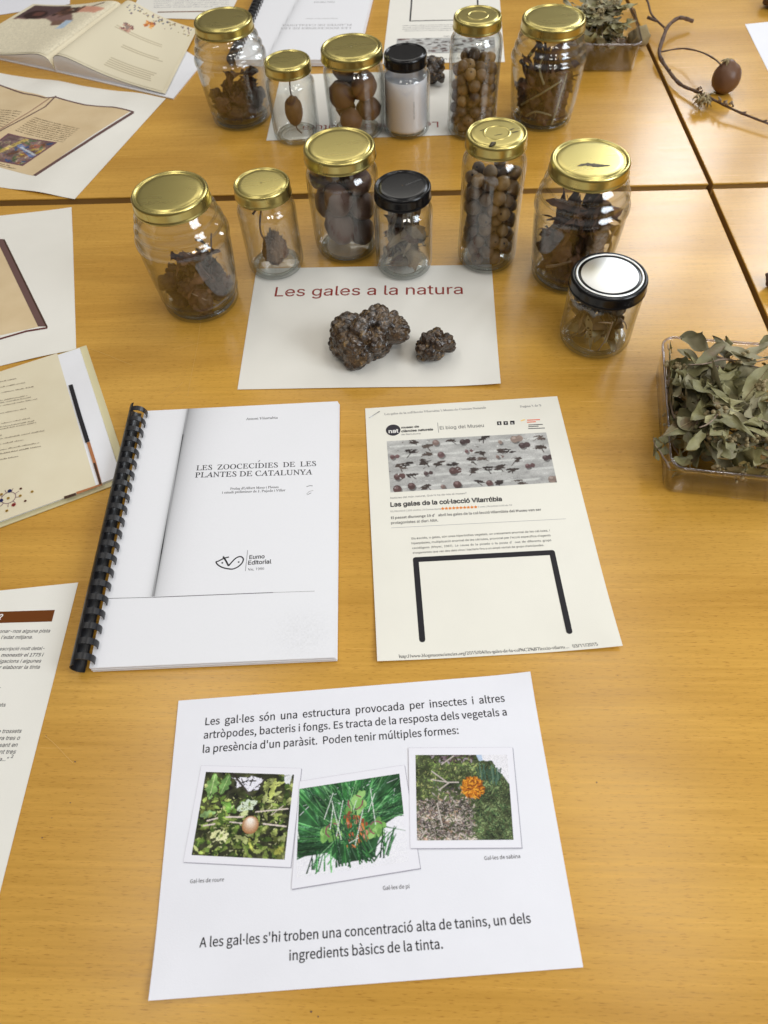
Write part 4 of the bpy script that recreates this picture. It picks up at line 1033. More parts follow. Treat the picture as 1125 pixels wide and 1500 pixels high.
for key, kind, x, y, H, lr, lab, lm in JSPEC:
    r, lid, sc = jar(kind, x, y, H, lr, lab, lm, 'jars in the front row' if key[0] == 'J' else 'jars in the back row'); JARS[key] = (r, lid, sc, kind, x, y, H, lr)
# lid details
r, lid, *_ = JARS['J7']; H = .0865; R_ = .0410
mb = MB(); mb.lathe([(.0004, H+.0002), (R_*.70, H+.0002), (R_*.735, H-.0002)], 80); mb.build('lid_disc', M_SILVER, lid, smooth=True)
mb = MB(); mb.lathe([(R_*.815, H-.0001), (R_*.83, H+.0005), (R_*.86, H+.0005), (R_*.875, H-.0002)], 80); mb.build('lid_ring', M_SILVER, lid, smooth=True)
M_SCRAPE = principled('scraped_metal', (.07, .055, .03), .5, .3)
def mark(key, pts, w, m=M_SCRAPE, seed=0):
    r, lid, sc, kind, x, y, H, lr = JARS[key]; R = random.Random(seed); mb = MB(); P = [np.array(p) for p in smooth_path(pts, 6)]; n = len(P); v = []
    for i, p in enumerate(P):
        d = P[min(i+1, n-1)]-P[max(i-1, 0)]; d /= np.hypot(*d)+1e-9; q_ = np.array([-d[1], d[0]]); e_ = w*math.sin(math.pi*(i+.3)/n)*R.uniform(.5, 1.0)+.0001
        v += [(*(p+q_*e_/2), H-.0003), (*(p-q_*e_/2), H-.0003)]
    mb.add(v, [(2*i, 2*i+1, 2*i+3, 2*i+2) for i in range(n-1)]); mb.build('scrape', m, lid)
mark('J6', [(-.018, -.0135), (-.008, -.0110), (.004, -.0150), (.017, -.0165)], .0075, seed=3)
mark('J5', [(.014, .002), (.020, .006)], .0022, seed=4); mark('J5', [(.015, -.003), (.024, -.001)], .0018, seed=5); mark('J5', [(-.018, .006), (-.013, .008)], .0016, seed=6); mark('J5', [(-.004, -.006), (.006, -.004)], .0010, seed=7)
mb = MB(); mb.tube([(-.012, -.028, .1618), (-.009, -.0245, .1624), (-.005, -.0215, .1618)], [.0014, .0024, .0012], 8); mb.build('tape_scrap', M_SCRAPE, JARS['J5'][1], smooth=True)
for k in ('J5', 'B5'):
    lr, H = JARS[k][7], JARS[k][6]; mb = MB(); mb.lathe([(lr*.36, H-.0006), (lr*.39, H+.0001), (lr*.43, H+.0001), (lr*.46, H-.0006)], 48); mb.build('embossed_ring', M_GOLD, JARS[k][1], smooth=True)
mb = MB(); mb.lathe([(.0002, .1139-.0002), (.0008, .1139-.0002)], 10); mb.build('centre_dot', M_SCRAPE, JARS['J2'][1])
mb = MB(); lr, H = .0338, .1095
for i in range(7):
    x = .004+i*.0028; mb.line([(x, -.001+i*.0014, H-.0003), (x+.0008, .0025+i*.0014, H-.0003), (x+.0021, -.0005+i*.0014, H-.0003)], .0006)
mb.build('worn_print', principled('worn_grey', (.10, .10, .10), .5), JARS['J4'][1])

# ------------------------------------------------------------------ things inside the jars
M_BIGGALL = mottled('big_gall_skin', [(.25, (.05, .026, .020)), (.55, (.115, .062, .046)), (.8, (.19, .115, .085))], 60, rough=.5, bump=.25, bscale=160, objrand=.35)
M_BACKGALL = mottled('brown_gall_skin', [(.25, (.07, .032, .018)), (.55, (.15, .072, .042)), (.8, (.22, .12, .07))], 60, rough=.5, bump=.2, bscale=160, objrand=.3)
M_SMALLGALL = mottled('small_gall_skin', [(.2, (.055, .034, .024)), (.42, (.125, .078, .048)), (.62, (.22, .135, .066)), (.85, (.36, .22, .08))], 90, rough=.45, bump=.12, bscale=300, objrand=.5)
M_BARK = mottled('twig_bark', [(.3, (.06, .035, .025)), (.7, (.16, .10, .07))], 120, rough=.8, bump=.3, bscale=500)
M_DARKLEAF = mottled('dark_dry_leaf', [(.25, (.026, .013, .009)), (.5, (.070, .034, .021)), (.75, (.17, .085, .048))], 45, rough=.75, spec=.15, bump=.3, bscale=220, objrand=.35)
M_REDLEAF = mottled('red_brown_husk', [(.3, (.06, .022, .012)), (.8, (.16, .07, .035))], 45, rough=.5, bump=.2, bscale=220)
M_GREYLEAF = mottled('grey_brown_leaf', [(.3, (.065, .043, .026)), (.55, (.17, .125, .078)), (.8, (.30, .235, .15))], 40, rough=.75, spec=.15, bump=.3, bscale=220, objrand=.4)
M_OLIVE = mottled('olive_dry_leaf', [(.22, (.15, .10, .05)), (.36, (.15, .14, .065)), (.52, (.235, .215, .095)), (.75, (.37, .335, .17))], 30, rough=.55, bump=.25, bscale=260, objrand=.35)
M_PALELEAF = mottled('pale_grey_green_leaf', [(.25, (.16, .14, .075)), (.75, (.30, .27, .16))], 40, rough=.6, bump=.2, bscale=260)
M_STALK = mottled('dry_stalk', [(.3, (.15, .10, .07)), (.7, (.32, .24, .17))], 90, rough=.7)
M_BUD = mottled('tan_bud', [(.3, (.20, .15, .07)), (.7, (.42, .34, .19))], 120, rough=.8, bump=.3, bscale=500)

def gall_mesh(name, m, seed, lump=.05, seg=3):
    import bmesh
    bm = bmesh.new(); bmesh.ops.create_icosphere(bm, subdivisions=seg, radius=1.0)
    for v in bm.verts:
        n_ = mnoise.noise(v.co*1.6+Vector((seed*3.1, seed, 0)))*lump*1.6+mnoise.noise(v.co*4+Vector((seed, 0, 5)))*lump*.6
        v.co *= 1+n_
    for k in range(2):   # a nipple at the top
        pass
    for v in bm.verts:
        if v.co.z > .93: v.co.z += .10*(v.co.z-.93)/.07
    me = bpy.data.meshes.new(name); bm.to_mesh(me); bm.free(); me.materials.append(m)
    me.polygons.foreach_set('use_smooth', [True]*len(me.polygons)); return me
def drop_pack(n, rad, kind, sc, zmax, seed, floor=.0075):
    R = random.Random(seed); S = []
    for k in range(n):
        r_ = R.uniform(*rad); best = None
        for t in range(260):
            rr = (Rin(kind, sc, .03)-r_)*math.sqrt(R.random())*.995; a_ = R.uniform(0, 6.283); x, y = rr*math.cos(a_), rr*math.sin(a_)
            zc = floor+r_
            for (X, Y, Z, Q) in S:
                d2 = (x-X)**2+(y-Y)**2; s2 = (r_+Q)**2
                if d2 < s2: zc = max(zc, Z+math.sqrt(s2-d2)*.985)
            if best is None or zc < best[2]: best = (x, y, zc, r_)
        if best[2]+r_ > zmax: continue
        S.append(best)
    return S
def fill_galls(key, n, rad, zfrac, mat, label, group, seed, stretch=1.0, name='gall'):
    r, lid, sc, kind, x, y, H, lr = JARS[key]
    meshes = [gall_mesh(name, mat, seed*10+i, .05 if rad[1] < .012 else .09) for i in range(4)]
    R = random.Random(seed)
    for (a, b, c_, q_) in drop_pack(n, rad, kind, sc, H*zfrac, seed):
        o = bpy.data.objects.new(name, meshes[R.randrange(4)]); COL.objects.link(o); o.location = (x+a, y+b, .0005+c_)
        st = R.uniform(1, stretch); o.scale = (q_/st**.3, q_/st**.3, q_*(st if stretch > 1 else 1))
        o.rotation_euler = (R.uniform(-.5, .5), R.uniform(-.5, .5), R.uniform(0, 6.28)) if stretch > 1 else (R.uniform(0, 3), R.uniform(0, 3), R.uniform(0, 6))
        tag(o, label, 'gall', group)
        to = np.array([0, 0, CAMH])-np.array(o.location); to /= np.linalg.norm(to)
        if rad[1] < .012 and R.random() < .28:
            d = to+np.array([R.uniform(-.5, .5), R.uniform(-.3, .3), R.uniform(-.5, .5)]); d /= np.linalg.norm(d); u_ = np.cross(d, [0, 0, 1.0]); u_ /= np.linalg.norm(u_); w_ = np.cross(u_, d)
            mb = MB(); mb.add([d*1.03]+[d*1.02+.17*(math.cos(t)*u_+math.sin(t)*w_) for t in np.linspace(0, 6.283, 9, endpoint=False)], [(0, k+1, (k+1) % 9+1) for k in range(9)])
            h_ = mb.build('exit_hole', M_BLACK); rm = o.rotation_euler.to_matrix(); h_.data.transform(rm.inverted().to_4x4()); h_.parent = o
fill_galls('J3', 16, (.0150, .0188), .84, M_BIGGALL, 'big dark oval gall among those packed in the bright yellow-lidded front jar', 'big galls in the front medium jar', 3, 1.22)
fill_galls('B3', 16, (.0150, .0195), .82, M_BACKGALL, 'large brown gall among those in the back row medium jar', 'big galls in the back medium jar', 8, 1.12)
fill_galls('J5', 95, (.0069, .0086), .84, M_SMALLGALL, 'small round gall among many filling the tall front jar', 'small galls in the tall front jar', 5)
fill_galls('B5', 80, (.0070, .0084), .78, M_SMALLGALL, 'small round gall among many in the tall back jar', 'small galls in the tall back jar', 6)

def leaf_verts(Ln, Wd, curl, bend, wav, seed, lob=0.0, nu=16, nv=8):
    R = random.Random(seed); U, V = np.meshgrid(np.linspace(0, 1, nu+1), np.linspace(-1, 1, nv+1))
    hw = Wd/2*np.sin(np.pi*np.clip(U, .015, .985))**.75*(1+lob*np.sin(U*26+seed))
    ph = R.uniform(0, 6); ph2 = R.uniform(0, 6)
    a_ = curl*V*(.6+.4*np.sin(U*3+ph)); rad_ = np.where(abs(curl) > .05, hw/max(abs(curl), .05), hw)
    y = np.where(abs(curl) > .05, rad_*np.sin(a_), hw*V); z = np.where(abs(curl) > .05, rad_*(1-np.cos(a_)), 0)
    z = z+wav*Wd*np.sin(U*R.uniform(7, 14)+ph+V*2)*np.abs(V)+wav*.5*Wd*np.sin(U*5+ph2)
    th = bend*(U-.5)*1.0; x = Ln*(np.sin(th)/bend if abs(bend) > .05 else (U-.5)); zb = Ln*((1-np.cos(th))/bend if abs(bend) > .05 else 0)
    X = x-z*np.sin(th); Z = zb+z*np.cos(th)
    n = nu+1
    return np.stack([X, y, Z], -1).reshape(-1, 3), [(j*n+i, j*n+i+1, (j+1)*n+i+1, (j+1)*n+i) for j in range(nv) for i in range(nu)]
def rotm(R, tilt=3.14): 
    return np.array(Matrix.Rotation(R.uniform(0, 6.283), 3, 'Z') @ Matrix.Rotation(R.uniform(-tilt, tilt), 3, 'Y') @ Matrix.Rotation(R.uniform(-3.14, 3.14), 3, 'X'))
def heap(key, n, Lr, Wr, zlo, zhi, mats, label, group, seed, curl=(1.0, 2.6), tilt=1.2, lob=.12, cx=0, cy=0, spread=.8, name='dry_leaf', cone=0.0):
    r, lid, sc, kind, x, y, H, lr = JARS[key]; R = random.Random(seed)
    for k in range(n):
        v, f = leaf_verts(R.uniform(*Lr), R.uniform(*Wr), R.uniform(*curl)*R.choice([-1, 1]), R.uniform(-1.8, 1.8), R.uniform(.05, .2), seed*100+k, lob)
        t = k/max(1, n-1); zc = zlo+(zhi-zlo)*t
        rr = spread*(Rin(kind, sc, zc)-.006)*math.sqrt(R.random())*(1-cone*t); a_ = R.uniform(0, 6.283)
        v = v@rotm(R, tilt).T+np.array([cx+rr*math.cos(a_), cy+rr*math.sin(a_), zc])
        v[:, 2] = np.where(v[:, 2] < .0080, .0080+.15*(R.random()*.004)+(.0080-v[:, 2])*.03, v[:, 2])
        v[:, 2] = np.minimum(v[:, 2], H-.019)
        q_ = np.hypot(v[:, 0], v[:, 1]); lim = Rin(kind, sc, v[:, 2])-.0012; s_ = np.where(q_ > lim, lim/np.maximum(q_, 1e-6), 1); v[:, 0] *= s_; v[:, 1] *= s_
        mb = MB(); mb.add(v, f); o = mb.build(name, R.choice(mats), smooth=True); 
        c0 = v.mean(0); o.data.transform(Matrix.Translation(-Vector(c0))); o.location = (x+c0[0], y+c0[1], .0005+c0[2])
        tag(o, label, 'leaf', group)
def stalk(key, pts, rad, label, m=M_STALK, name='dry_stalk'):
    r, lid, sc, kind, x, y, H, lr = JARS[key]; P = smooth_path(pts, 5); mb = MB(); n = len(P); mb.tube([np.array(p) for p in P], [rad*(1-.4*i/n) for i in range(n)], 7)
    o = mb.build(name, m, smooth=True); o.location = (x, y, .0005); tag(o, label, 'stalk'); return o
M_HUSK = mottled('dark_husk', [(.25, (.030, .014, .010)), (.5, (.075, .036, .022)), (.8, (.16, .08, .045))], 70, rough=.7, spec=.2, bump=.4, bscale=260, objrand=.4)
def husks(key, n, zfrac, label, group, seed):
    """rounded crumpled galls in the heap"""
    r, lid, sc, kind, x, y, H, lr = JARS[key]; R = random.Random(seed); ms = [gall_mesh('gall', M_HUSK, seed+i, .30, 4) for i in range(4)]
    for (a_, b_, c_, q_) in drop_pack(n, (.0085, .0130), kind, sc, H*zfrac, seed):
        o = bpy.data.objects.new('gall', R.choice(ms)); COL.objects.link(o); o.location = (x+a_*.93, y+b_*.93, .0005+c_); o.scale = (q_*R.uniform(.8, 1.1), q_*R.uniform(.8, 1.1), q_*R.uniform(.75, 1.0)); o.rotation_euler = (R.uniform(0, 6), R.uniform(0, 6), R.uniform(0, 6)); tag(o, label, 'gall', group)
husks('J1', 15, .36, 'dark crumpled round gall among the leaves of the front left jar', 'husks in the front left jar', 501)
husks('B1', 17, .38, 'dark crumpled round gall among the leaves of the back left jar', 'husks in the back left jar', 511)
husks('J6', 26, .52, 'dark crumpled round gall among the leaves of the scraped-lid jar', 'husks in the scraped-lid jar', 521)
husks('B6', 30, .55, 'dark crumpled round gall among the leaves of the back right jar', 'husks in the back right jar', 531)
heap('J1', 40, (.022, .044), (.015, .028), .012, .066, [M_DARKLEAF]*5+[M_REDLEAF], 'dark curled leaf heaped in the bulging jar at the front left', 'leaves in the front left jar', 21, cx=.004, cy=-.002, spread=.85, cone=.35)
stalk('J1', [(.012, -.022, .010), (.020, -.012, .036), (.026, .006, .066), (.030, .012, .084)], .0014, 'stiff brown stalk leaning on the glass in the front left jar', M_BARK)
stalk('J1', [(-.014, -.022, .036), (.008, -.034, .030), (.026, -.036, .019)], .0009, 'thin pale stalk across the dark leaves in the front left jar')
stalk('J1', [(.012, -.040, .016), (.026, -.036, .019), (.040, -.022, .022)], .0008, 'short pale stalk by the glass in the front left jar')
me = gall_mesh('gall', M_REDLEAF, 77, .14); o = bpy.data.objects.new('gall', me); COL.objects.link(o); o.scale = (.0145, .012, .0115); o.location = (-.2075+.004, .743-.026, .0225); tag(o, 'smooth red-brown gall in the heap of the front left jar', 'gall')
heap('J4', 16, (.045, .075), (.020, .034), .024, .060, [M_GREYLEAF]*4+[M_DARKLEAF], 'grey-brown curled leaf standing in the small black-lidded front jar', 'leaves in the black-lidded front jar', 31, tilt=.5, curl=(.8, 2.0), spread=.9)
heap('J4', 9, (.03, .05), (.022, .034), .012, .02, [M_GREYLEAF], 'grey-brown crumpled leaf at the bottom of the small black-lidded front jar', 'leaves in the black-lidded front jar', 32, tilt=1.2)
def upright(key, n, Lr, Wr, zc, mats, label, group, seed, spread=.7, lean=.5):
    """long leaves standing on end in a jar"""
    r, lid, sc, kind, x, y, H, lr = JARS[key]; R = random.Random(seed)
    for k in range(n):
        v, f = leaf_verts(R.uniform(*Lr), R.uniform(*Wr), R.uniform(.6, 2.0)*R.choice([-1, 1]), R.uniform(-.9, .9), R.uniform(.04, .16), seed*50+k, .08)
        Mx = np.array(Matrix.Rotation(R.uniform(0, 6.283), 3, 'Z') @ Matrix.Rotation(math.pi/2+R.uniform(-lean, lean), 3, 'Y') @ Matrix.Rotation(R.uniform(-3.1, 3.1), 3, 'X'))
        rr = spread*(Rin(kind, sc, zc)-.008)*math.sqrt(R.random()); a_ = R.uniform(0, 6.283)
        v = v@Mx.T+np.array([rr*math.cos(a_), rr*math.sin(a_), zc+R.uniform(-.012, .012)])
        v[:, 2] = np.where(v[:, 2] < .0085, .0085+(.0085-v[:, 2])*.05, v[:, 2]); v[:, 2] = np.minimum(v[:, 2], H-.020)
        q_ = np.hypot(v[:, 0], v[:, 1]); lim = Rin(kind, sc, v[:, 2])-.0012; s_ = np.where(q_ > lim, lim/np.maximum(q_, 1e-6), 1); v[:, 0] *= s_; v[:, 1] *= s_
        mb = MB(); mb.add(v, f); o = mb.build('dry_leaf', R.choice(mats), smooth=True); c0 = v.mean(0); o.data.transform(Matrix.Translation(-Vector(c0))); o.location = (x+c0[0], y+c0[1], .0005+c0[2])
        tag(o, label, 'leaf', group)
upright('J4', 12, (.06, .085), (.018, .030), .052, [M_GREYLEAF]*3+[M_DARKLEAF], 'long grey-brown leaf standing in the small black-lidded front jar', 'leaves in the black-lidded front jar', 33)
upright('J6', 20, (.06, .10), (.022, .036), .058, [M_DARKLEAF]*5+[M_REDLEAF], 'long dark leaf standing in the bulging jar with the scraped lid', 'leaves in the scraped-lid jar', 41)
heap('J6', 54, (.026, .05), (.016, .030), .013, .098, [M_DARKLEAF]*4+[M_REDLEAF], 'dark crumpled leaf in the bulging jar with the scraped lid', 'leaves in the scraped-lid jar', 42, spread=.85)
stalk('J6', [(-.036, -.024, .030), (-.026, -.036, .040), (-.014, -.044, .050)], .0020, 'pale broken stalk against the glass of the scraped-lid jar', M_STALK)
stalk('J6', [(.026, -.036, .030), (.034, -.030, .055), (.030, -.034, .070), (.038, -.026, .078)], .0022, 'dark forked twig against the glass of the scraped-lid jar', M_BARK)
me = gall_mesh('gall', M_REDLEAF, 79, .14); o = bpy.data.objects.new('gall', me); COL.objects.link(o); o.scale = (.010, .009, .009); o.location = (.2535-.006, .743-.034, .018); tag(o, 'tan-brown gall at the bottom of the scraped-lid jar', 'gall')
heap('J7', 24, (.034, .05), (.022, .034), .012, .046, [M_GREYLEAF]*3+[M_PALELEAF], 'grey-brown crumpled leaf in the squat jar', 'leaves in the squat jar', 51)
upright('J7', 12, (.04, .055), (.020, .032), .036, [M_GREYLEAF]*4, 'grey-brown leaf standing in the squat jar', 'leaves in the squat jar', 52, .75)
v, f = leaf_verts(.046, .021, .5, .35, .03, 5); Mx = np.array(Matrix.Rotation(math.radians(-128), 3, 'Z') @ Matrix.Rotation(math.radians(72), 3, 'Y')); Mx = np.array(Matrix.Rotation(math.radians(-35), 3, 'Z') @ Matrix.Rotation(math.radians(90), 3, 'X') @ Matrix.Rotation(math.radians(105), 3, 'Z'))
v = v@Mx.T+np.array([-.0175, -.0285, .034]); q_ = np.hypot(v[:, 0], v[:, 1]); lim = Rin('squat', JARS['J7'][2], v[:, 2])-.001; s_ = np.where(q_ > lim, lim/q_, 1); v[:, 0] *= s_; v[:, 1] *= s_; v[:, 2] = np.maximum(v[:, 2], .0085)
mb = MB(); mb.add(v, f); o = mb.build('dry_leaf', M_PALELEAF, smooth=True); o.location = (.2590, .624, .0005); tag(o, 'pale olive leaf with dark specks flat against the glass of the squat jar', 'leaf')
mb = MB(); nrm = np.array([-.52, -.85, 0])
for i in (60, 75, 95, 40, 112, 82):
    p = v[i]+nrm*.0004; a1 = np.array([.85, -.52, 0]); mb.poly([p+.0011*(a1*math.cos(t)+np.array([0, 0, 1])*math.sin(t)) for t in np.linspace(0, 6.283, 8, endpoint=False)])
mb.build('specks', M_BLACK, o)
for k, (a, b) in enumerate((((.004, -.030, .048), (-.006, -.036, .012)), ((.012, -.028, .050), (.022, -.030, .036)), ((.002, -.030, .046), (-.012, -.032, .050)))):
    stalk('J7', [a, tuple((np.array(a)+np.array(b))/2+np.array([.002, -.001, .001])), b], .0010, ('pale long stalk in the squat jar, running down to its bottom', 'pale short stalk at the right inside the squat jar', 'pale short stalk at the left inside the squat jar, under the lid')[k])
heap('B1', 30, (.024, .044), (.016, .028), .013, .062, [M_DARKLEAF], 'dark curled leaf heaped in the bulging jar at the back left', 'leaves in the back left jar', 61, cx=.004, spread=.88, cone=.4)
upright('B6', 18, (.06, .095), (.022, .034), .056, [M_DARKLEAF]*5+[M_REDLEAF], 'long dark leaf standing in the back right jar', 'leaves in the back right jar', 71)
heap('B6', 44, (.026, .05), (.016, .030), .013, .092, [M_DARKLEAF]*4+[M_REDLEAF], 'dark crumpled leaf in the back right jar', 'leaves in the back right jar', 72, spread=.85)
for k, (a, b, c_) in enumerate((((-.036, -.016, .030), (-.012, -.042, .058), (.014, -.040, .072)), ((.006, -.046, .012), (.012, -.044, .040), (.020, -.038, .080)), ((-.030, -.030, .020), (-.018, -.040, .030), (.004, -.046, .026)), ((-.012, -.040, .068), (-.020, -.034, .088), (-.016, -.034, .104)))):
    stalk('B6', [a, b, c_], .0018, ('pale stalk slanting up through the back right jar', 'pale upright stalk in the back right jar', 'pale stalk low on the left in the back right jar', 'pale stalk under the lid of the back right jar')[k], M_PALELEAF)
# shaggy gall on its twig (front) and the fig-like one (back)
def shaggy():
    r, lid, sc, kind, x, y, H, lr = JARS['J2']; g = empty('gall', (x+.002, y-.006, .0005))
    import bmesh
    bm = bmesh.new(); bmesh.ops.create_icosphere(bm, subdivisions=5, radius=1.0)
    for v in bm.verts:
        d = v.co.copy(); s_ = 1+.20*mnoise.noise(d*2.2)+.26*abs(mnoise.noise(Vector((d.x*9, d.y*9, d.z*2.5))))+.12*mnoise.noise(d*17)
        t = (d.z+1)/2; w_ = .0160*(1.12-.62*t) if t > .25 else .0160*(.55+1.6*t)
        v.co = Vector((d.x*w_*s_*1.05, d.y*w_*s_*.95, d.z*.0215*s_+.030))
    me = bpy.data.meshes.new('gall_body'); bm.to_mesh(me); bm.free(); me.materials.append(mottled('shaggy_gall', [(.3, (.07, .034, .015)), (.55, (.17, .09, .04)), (.8, (.28, .17, .085))], 90, rough=.9, stretch=(1, 1, .3), bump=.6, bscale=700))
    me.polygons.foreach_set('use_smooth', [True]*len(me.polygons)); o = bpy.data.objects.new('gall_body', me); COL.objects.link(o); o.parent = g
    R = random.Random(2); mb = MB()
    for i in range(420):
        v = me.vertices[R.randrange(len(me.vertices))].co; d = Vector((v.x, v.y, (v.z-.030)*.5)).normalized(); q_ = v+d*R.uniform(.001, .0028)+Vector((0, 0, R.uniform(-.001, .003)))
        mb.tube([np.array(v-d*.001), np.array(q_)], [.00035, .00012], 4, False)
    mb.build('hairs', MATS['shaggy_gall'], g)
    mb = MB(); mb.tube(smooth_path([(-.008, -.002, .040), (-.0125, -.004, .052), (-.012, -.004, .066), (-.008, -.002, .082), (-.006, 0, .090)], 5), .0012, 8); tw = mb.build('twig', M_BARK, g, smooth=True)
    mb = MB(); mb.tube([(-.007, -.002, .085), (-.013, -.006, .087), (-.017, -.010, .084)], [.001, .0012, .0014], 7); mb.build('side_shoot', M_BARK, tw, smooth=True)
    tag(g, 'shaggy cone-shaped gall on a dark twig inside the small gold-lidded front jar', 'gall')
    r, lid, sc, kind, x, y, H, lr = JARS['B2']; g = empty('gall', (x, y-.004, .0005))
    P = [(.0008, .016), (.003, .017), (.0085, .022), (.0125, .031), (.0135, .040), (.0120, .049), (.0075, .056), (.0030, .059), (.0014, .061)]
    mb = MB(); mb.lathe(smooth_path(P, 4), 40); o = mb.build('gall_body', mottled('fig_gall', [(.3, (.08, .035, .014)), (.7, (.17, .085, .035))], 70, rough=.6, bump=.4, bscale=300), g, smooth=True)
    for v in o.data.vertices: v.co *= 1+.05*mnoise.noise(v.co*260)
    mb = MB(); mb.tube(smooth_path([(0, 0, .058), (-.001, 0, .070), (.001, .002, .086), (.004, .003, .094)], 4), .0012, 8); mb.tube(smooth_path([(0, 0, .017), (.002, -.003, .012), (.008, -.008, .0085)], 4), .0010, 7); mb.build('twig', M_BARK, g, smooth=True)
    tag(g, 'fig-shaped brown gall on a stalk inside the small gold-lidded back jar', 'gall')
shaggy()
# paper lining of the back black-lidded jar
r, lid, sc, kind, x, y, H, lr = JARS['B4']
mb = MB(); mb.lathe([(.0004, .0078), (.0285, .0078), (.0310, .0085), (.0314, .012), (.0312, .050), (.0310, .0795), (.0306, .0798), (.0300, .076), (.0004, .076)], 60)
o = mb.build('paper_roll', M_WHITE, smooth=True); o.location = (x, y, .0005); tag(o, 'white paper rolled inside the small black-lidded back jar', 'paper roll')
mb = MB(); R = random.Random(5)
for i in range(14):
    zz = .030+i*.0018; a_ = -1.30; p = lambda a, z: (.0316*math.cos(a), .0316*math.sin(a), z)
    mb.poly([p(a_, zz), p(a_+.05*R.random()+.03, zz+.0003), p(a_+.06*R.random()+.03, zz+.0012), p(a_+.01, zz+.0009)])
mb.build('handwriting', M_GREY, o)

# ------------------------------------------------------------------ warty gall lumps
M_WART = mottled('warty_gall', [(.3, (.30, .26, .23)), (.55, (.75, .7, .65)), (.72, (1.9, 1.7, 1.4))], 420, rough=.22, spec=.65, detail=4, bump=.2, bscale=900)
_a = N(M_WART, 'ShaderNodeAttribute'); _a.attribute_name = 'print'; _x = N(M_WART, 'ShaderNodeMix', data_type='RGBA', blend_type='MULTIPLY'); _x.inputs[0].default_value = 1.0
_b = M_WART.node_tree.nodes['Principled BSDF']; _o = _b.inputs['Base Color'].links[0].from_socket
L(M_WART, _o, _x.inputs[6]); L(M_WART, _a.outputs['Color'], _x.inputs[7]); L(M_WART, _x.outputs[2], _b.inputs['Base Color'])
def warty(name, cx, cy, size, hgt, seed, label, sub=6, asp=.8, yl=False):
    import bmesh
    R = np.random.default_rng(seed); bm = bmesh.new(); bmesh.ops.create_icosphere(bm, subdivisions=sub, radius=1.0)
    D = np.array([v.co[:] for v in bm.verts]); F = [tuple(v.index for v in f.verts) for f in bm.faces]; bm.free()
    n = 30; dirs = R.normal(size=(n, 3)); dirs[:, 2] = np.abs(dirs[:, 2])*.9-.15; dirs /= np.linalg.norm(dirs, axis=1)[:, None]
    base_r = np.array([size, size*asp, hgt])
    C = dirs*base_r*R.uniform(.60, .80, (n, 1)); rr = size*R.uniform(.19, .33, n)
    # ray from the middle to the outside of the lumps
    b_ = D@C.T; c_ = (C**2).sum(1)-rr**2; disc = b_**2-c_; t = np.where(disc > 0, b_+np.sqrt(np.maximum(disc, 0)), 0); r_ = np.maximum(t.max(1), size*.42)
    P = D*r_[:, None]
    # beads
    m_ = 700; idx = R.integers(0, len(P), m_); Q = P[idx]; br = R.uniform(.0018, .0036, m_)*min(size, .036)/.030
    h = np.zeros(len(P)); bi = np.zeros(len(P), int)
    for s in range(0, len(P), 8000):
        d2 = ((P[s:s+8000, None]-Q[None])**2).sum(2); hh = np.sqrt(np.maximum(br[None]**2-d2, 0)); h[s:s+8000] = hh.max(1); bi[s:s+8000] = hh.argmax(1)
    P = P+D*(h*1.0)[:, None]
    P[:, 2] = P[:, 2]*1.0; lo = -hgt*.42; P[:, 2] = np.where(P[:, 2] < lo, lo+(P[:, 2]-lo)*.08, P[:, 2]); P[:, 2] -= P[:, 2].min()
    pal = np.array([(.050, .030, .018), (.085, .055, .034), (.028, .018, .013), (.13, .085, .045), (.20, .135, .06), (.10, .085, .075), (.19, .17, .155)])
    colr = pal[R.choice(len(pal), m_, p=(.24, .22, .18, .12, .07, .11, .06))]
    mb = MB(); mb.add(P, F, colr[bi]); o = mb.build(name, M_WART, smooth=True); o.location = (cx, cy, .0009); tag(o, label, 'gall lump')
    return o
p = at(548, 512); warty('warty_gall', p[0]-.002, p[1], .0500, .0330, 5, 'large knobbly dark gall lump on the title sheet', 6, .74)
p = at(637, 524); warty('warty_gall', p[0], p[1], .0232, .025, 9, 'small knobbly dark gall lump beside the larger one on the title sheet', 5, .85)
p = at(628, 120); warty('warty_gall', p[0]+.004, p[1]-.004, .026, .028, 14, 'knobbly dark gall lump half hidden behind the jar lined with paper', 5, .85)

# ------------------------------------------------------------------ plastic boxes with sprigs
def rrect(w, d, rad, n=8):
    P = []
    for (sx_, sy_, a0) in ((1, 1, 0), (-1, 1, 90), (-1, -1, 180), (1, -1, 270)):
        for t in np.linspace(0, 90, n): a_ = math.radians(a0+t); P.append((sx_*(w/2-rad)+rad*math.cos(a_), sy_*(d/2-rad)+rad*math.sin(a_)))
    return P
def box(label, cx, cy, ang, w, d, h):
    r = empty('plastic_box', (cx, cy, 0), ang)
    def ringz(k, z, rad): return [(x, y, z) for x, y in rrect(w*k, d-(1-k)*w, rad)]
    rings = [ringz(.93, .0012, .010), ringz(.95, .0018, .011), ringz(.985, h*.7, .013), ringz(.985, h-.004, .013), ringz(1.02, h-.0035, .015), ringz(1.02, h, .015), ringz(1.0, h, .0145), ringz(.965, h-.004, .012), ringz(.93, .0035, .010)]
    mb = MB(); n = len(rings[0]); v = [p for q_ in rings for p in q_]
    f = [(i*n+k, i*n+(k+1) % n, (i+1)*n+(k+1) % n, (i+1)*n+k) for i in range(len(rings)-1) for k in range(n)]+[tuple(range(n))[::-1], tuple((len(rings)-1)*n+k for k in range(n))]
    mb.add(v, f); o = mb.build('tub', M_PLASTIC, r)
    me = o.data; 
    for p_ in me.polygons: p_.use_smooth = len(p_.vertices) == 4
    mb = MB(); q_ = ringz(1.012, h+.0003, .0148); mb.tube([np.array(p) for p in q_+[q_[0]]], .0014, 6, False); mb.build('rim', M_RIM, r, smooth=True)
    tag(r, label, 'box', 'clear plastic boxes of leaves'); return r
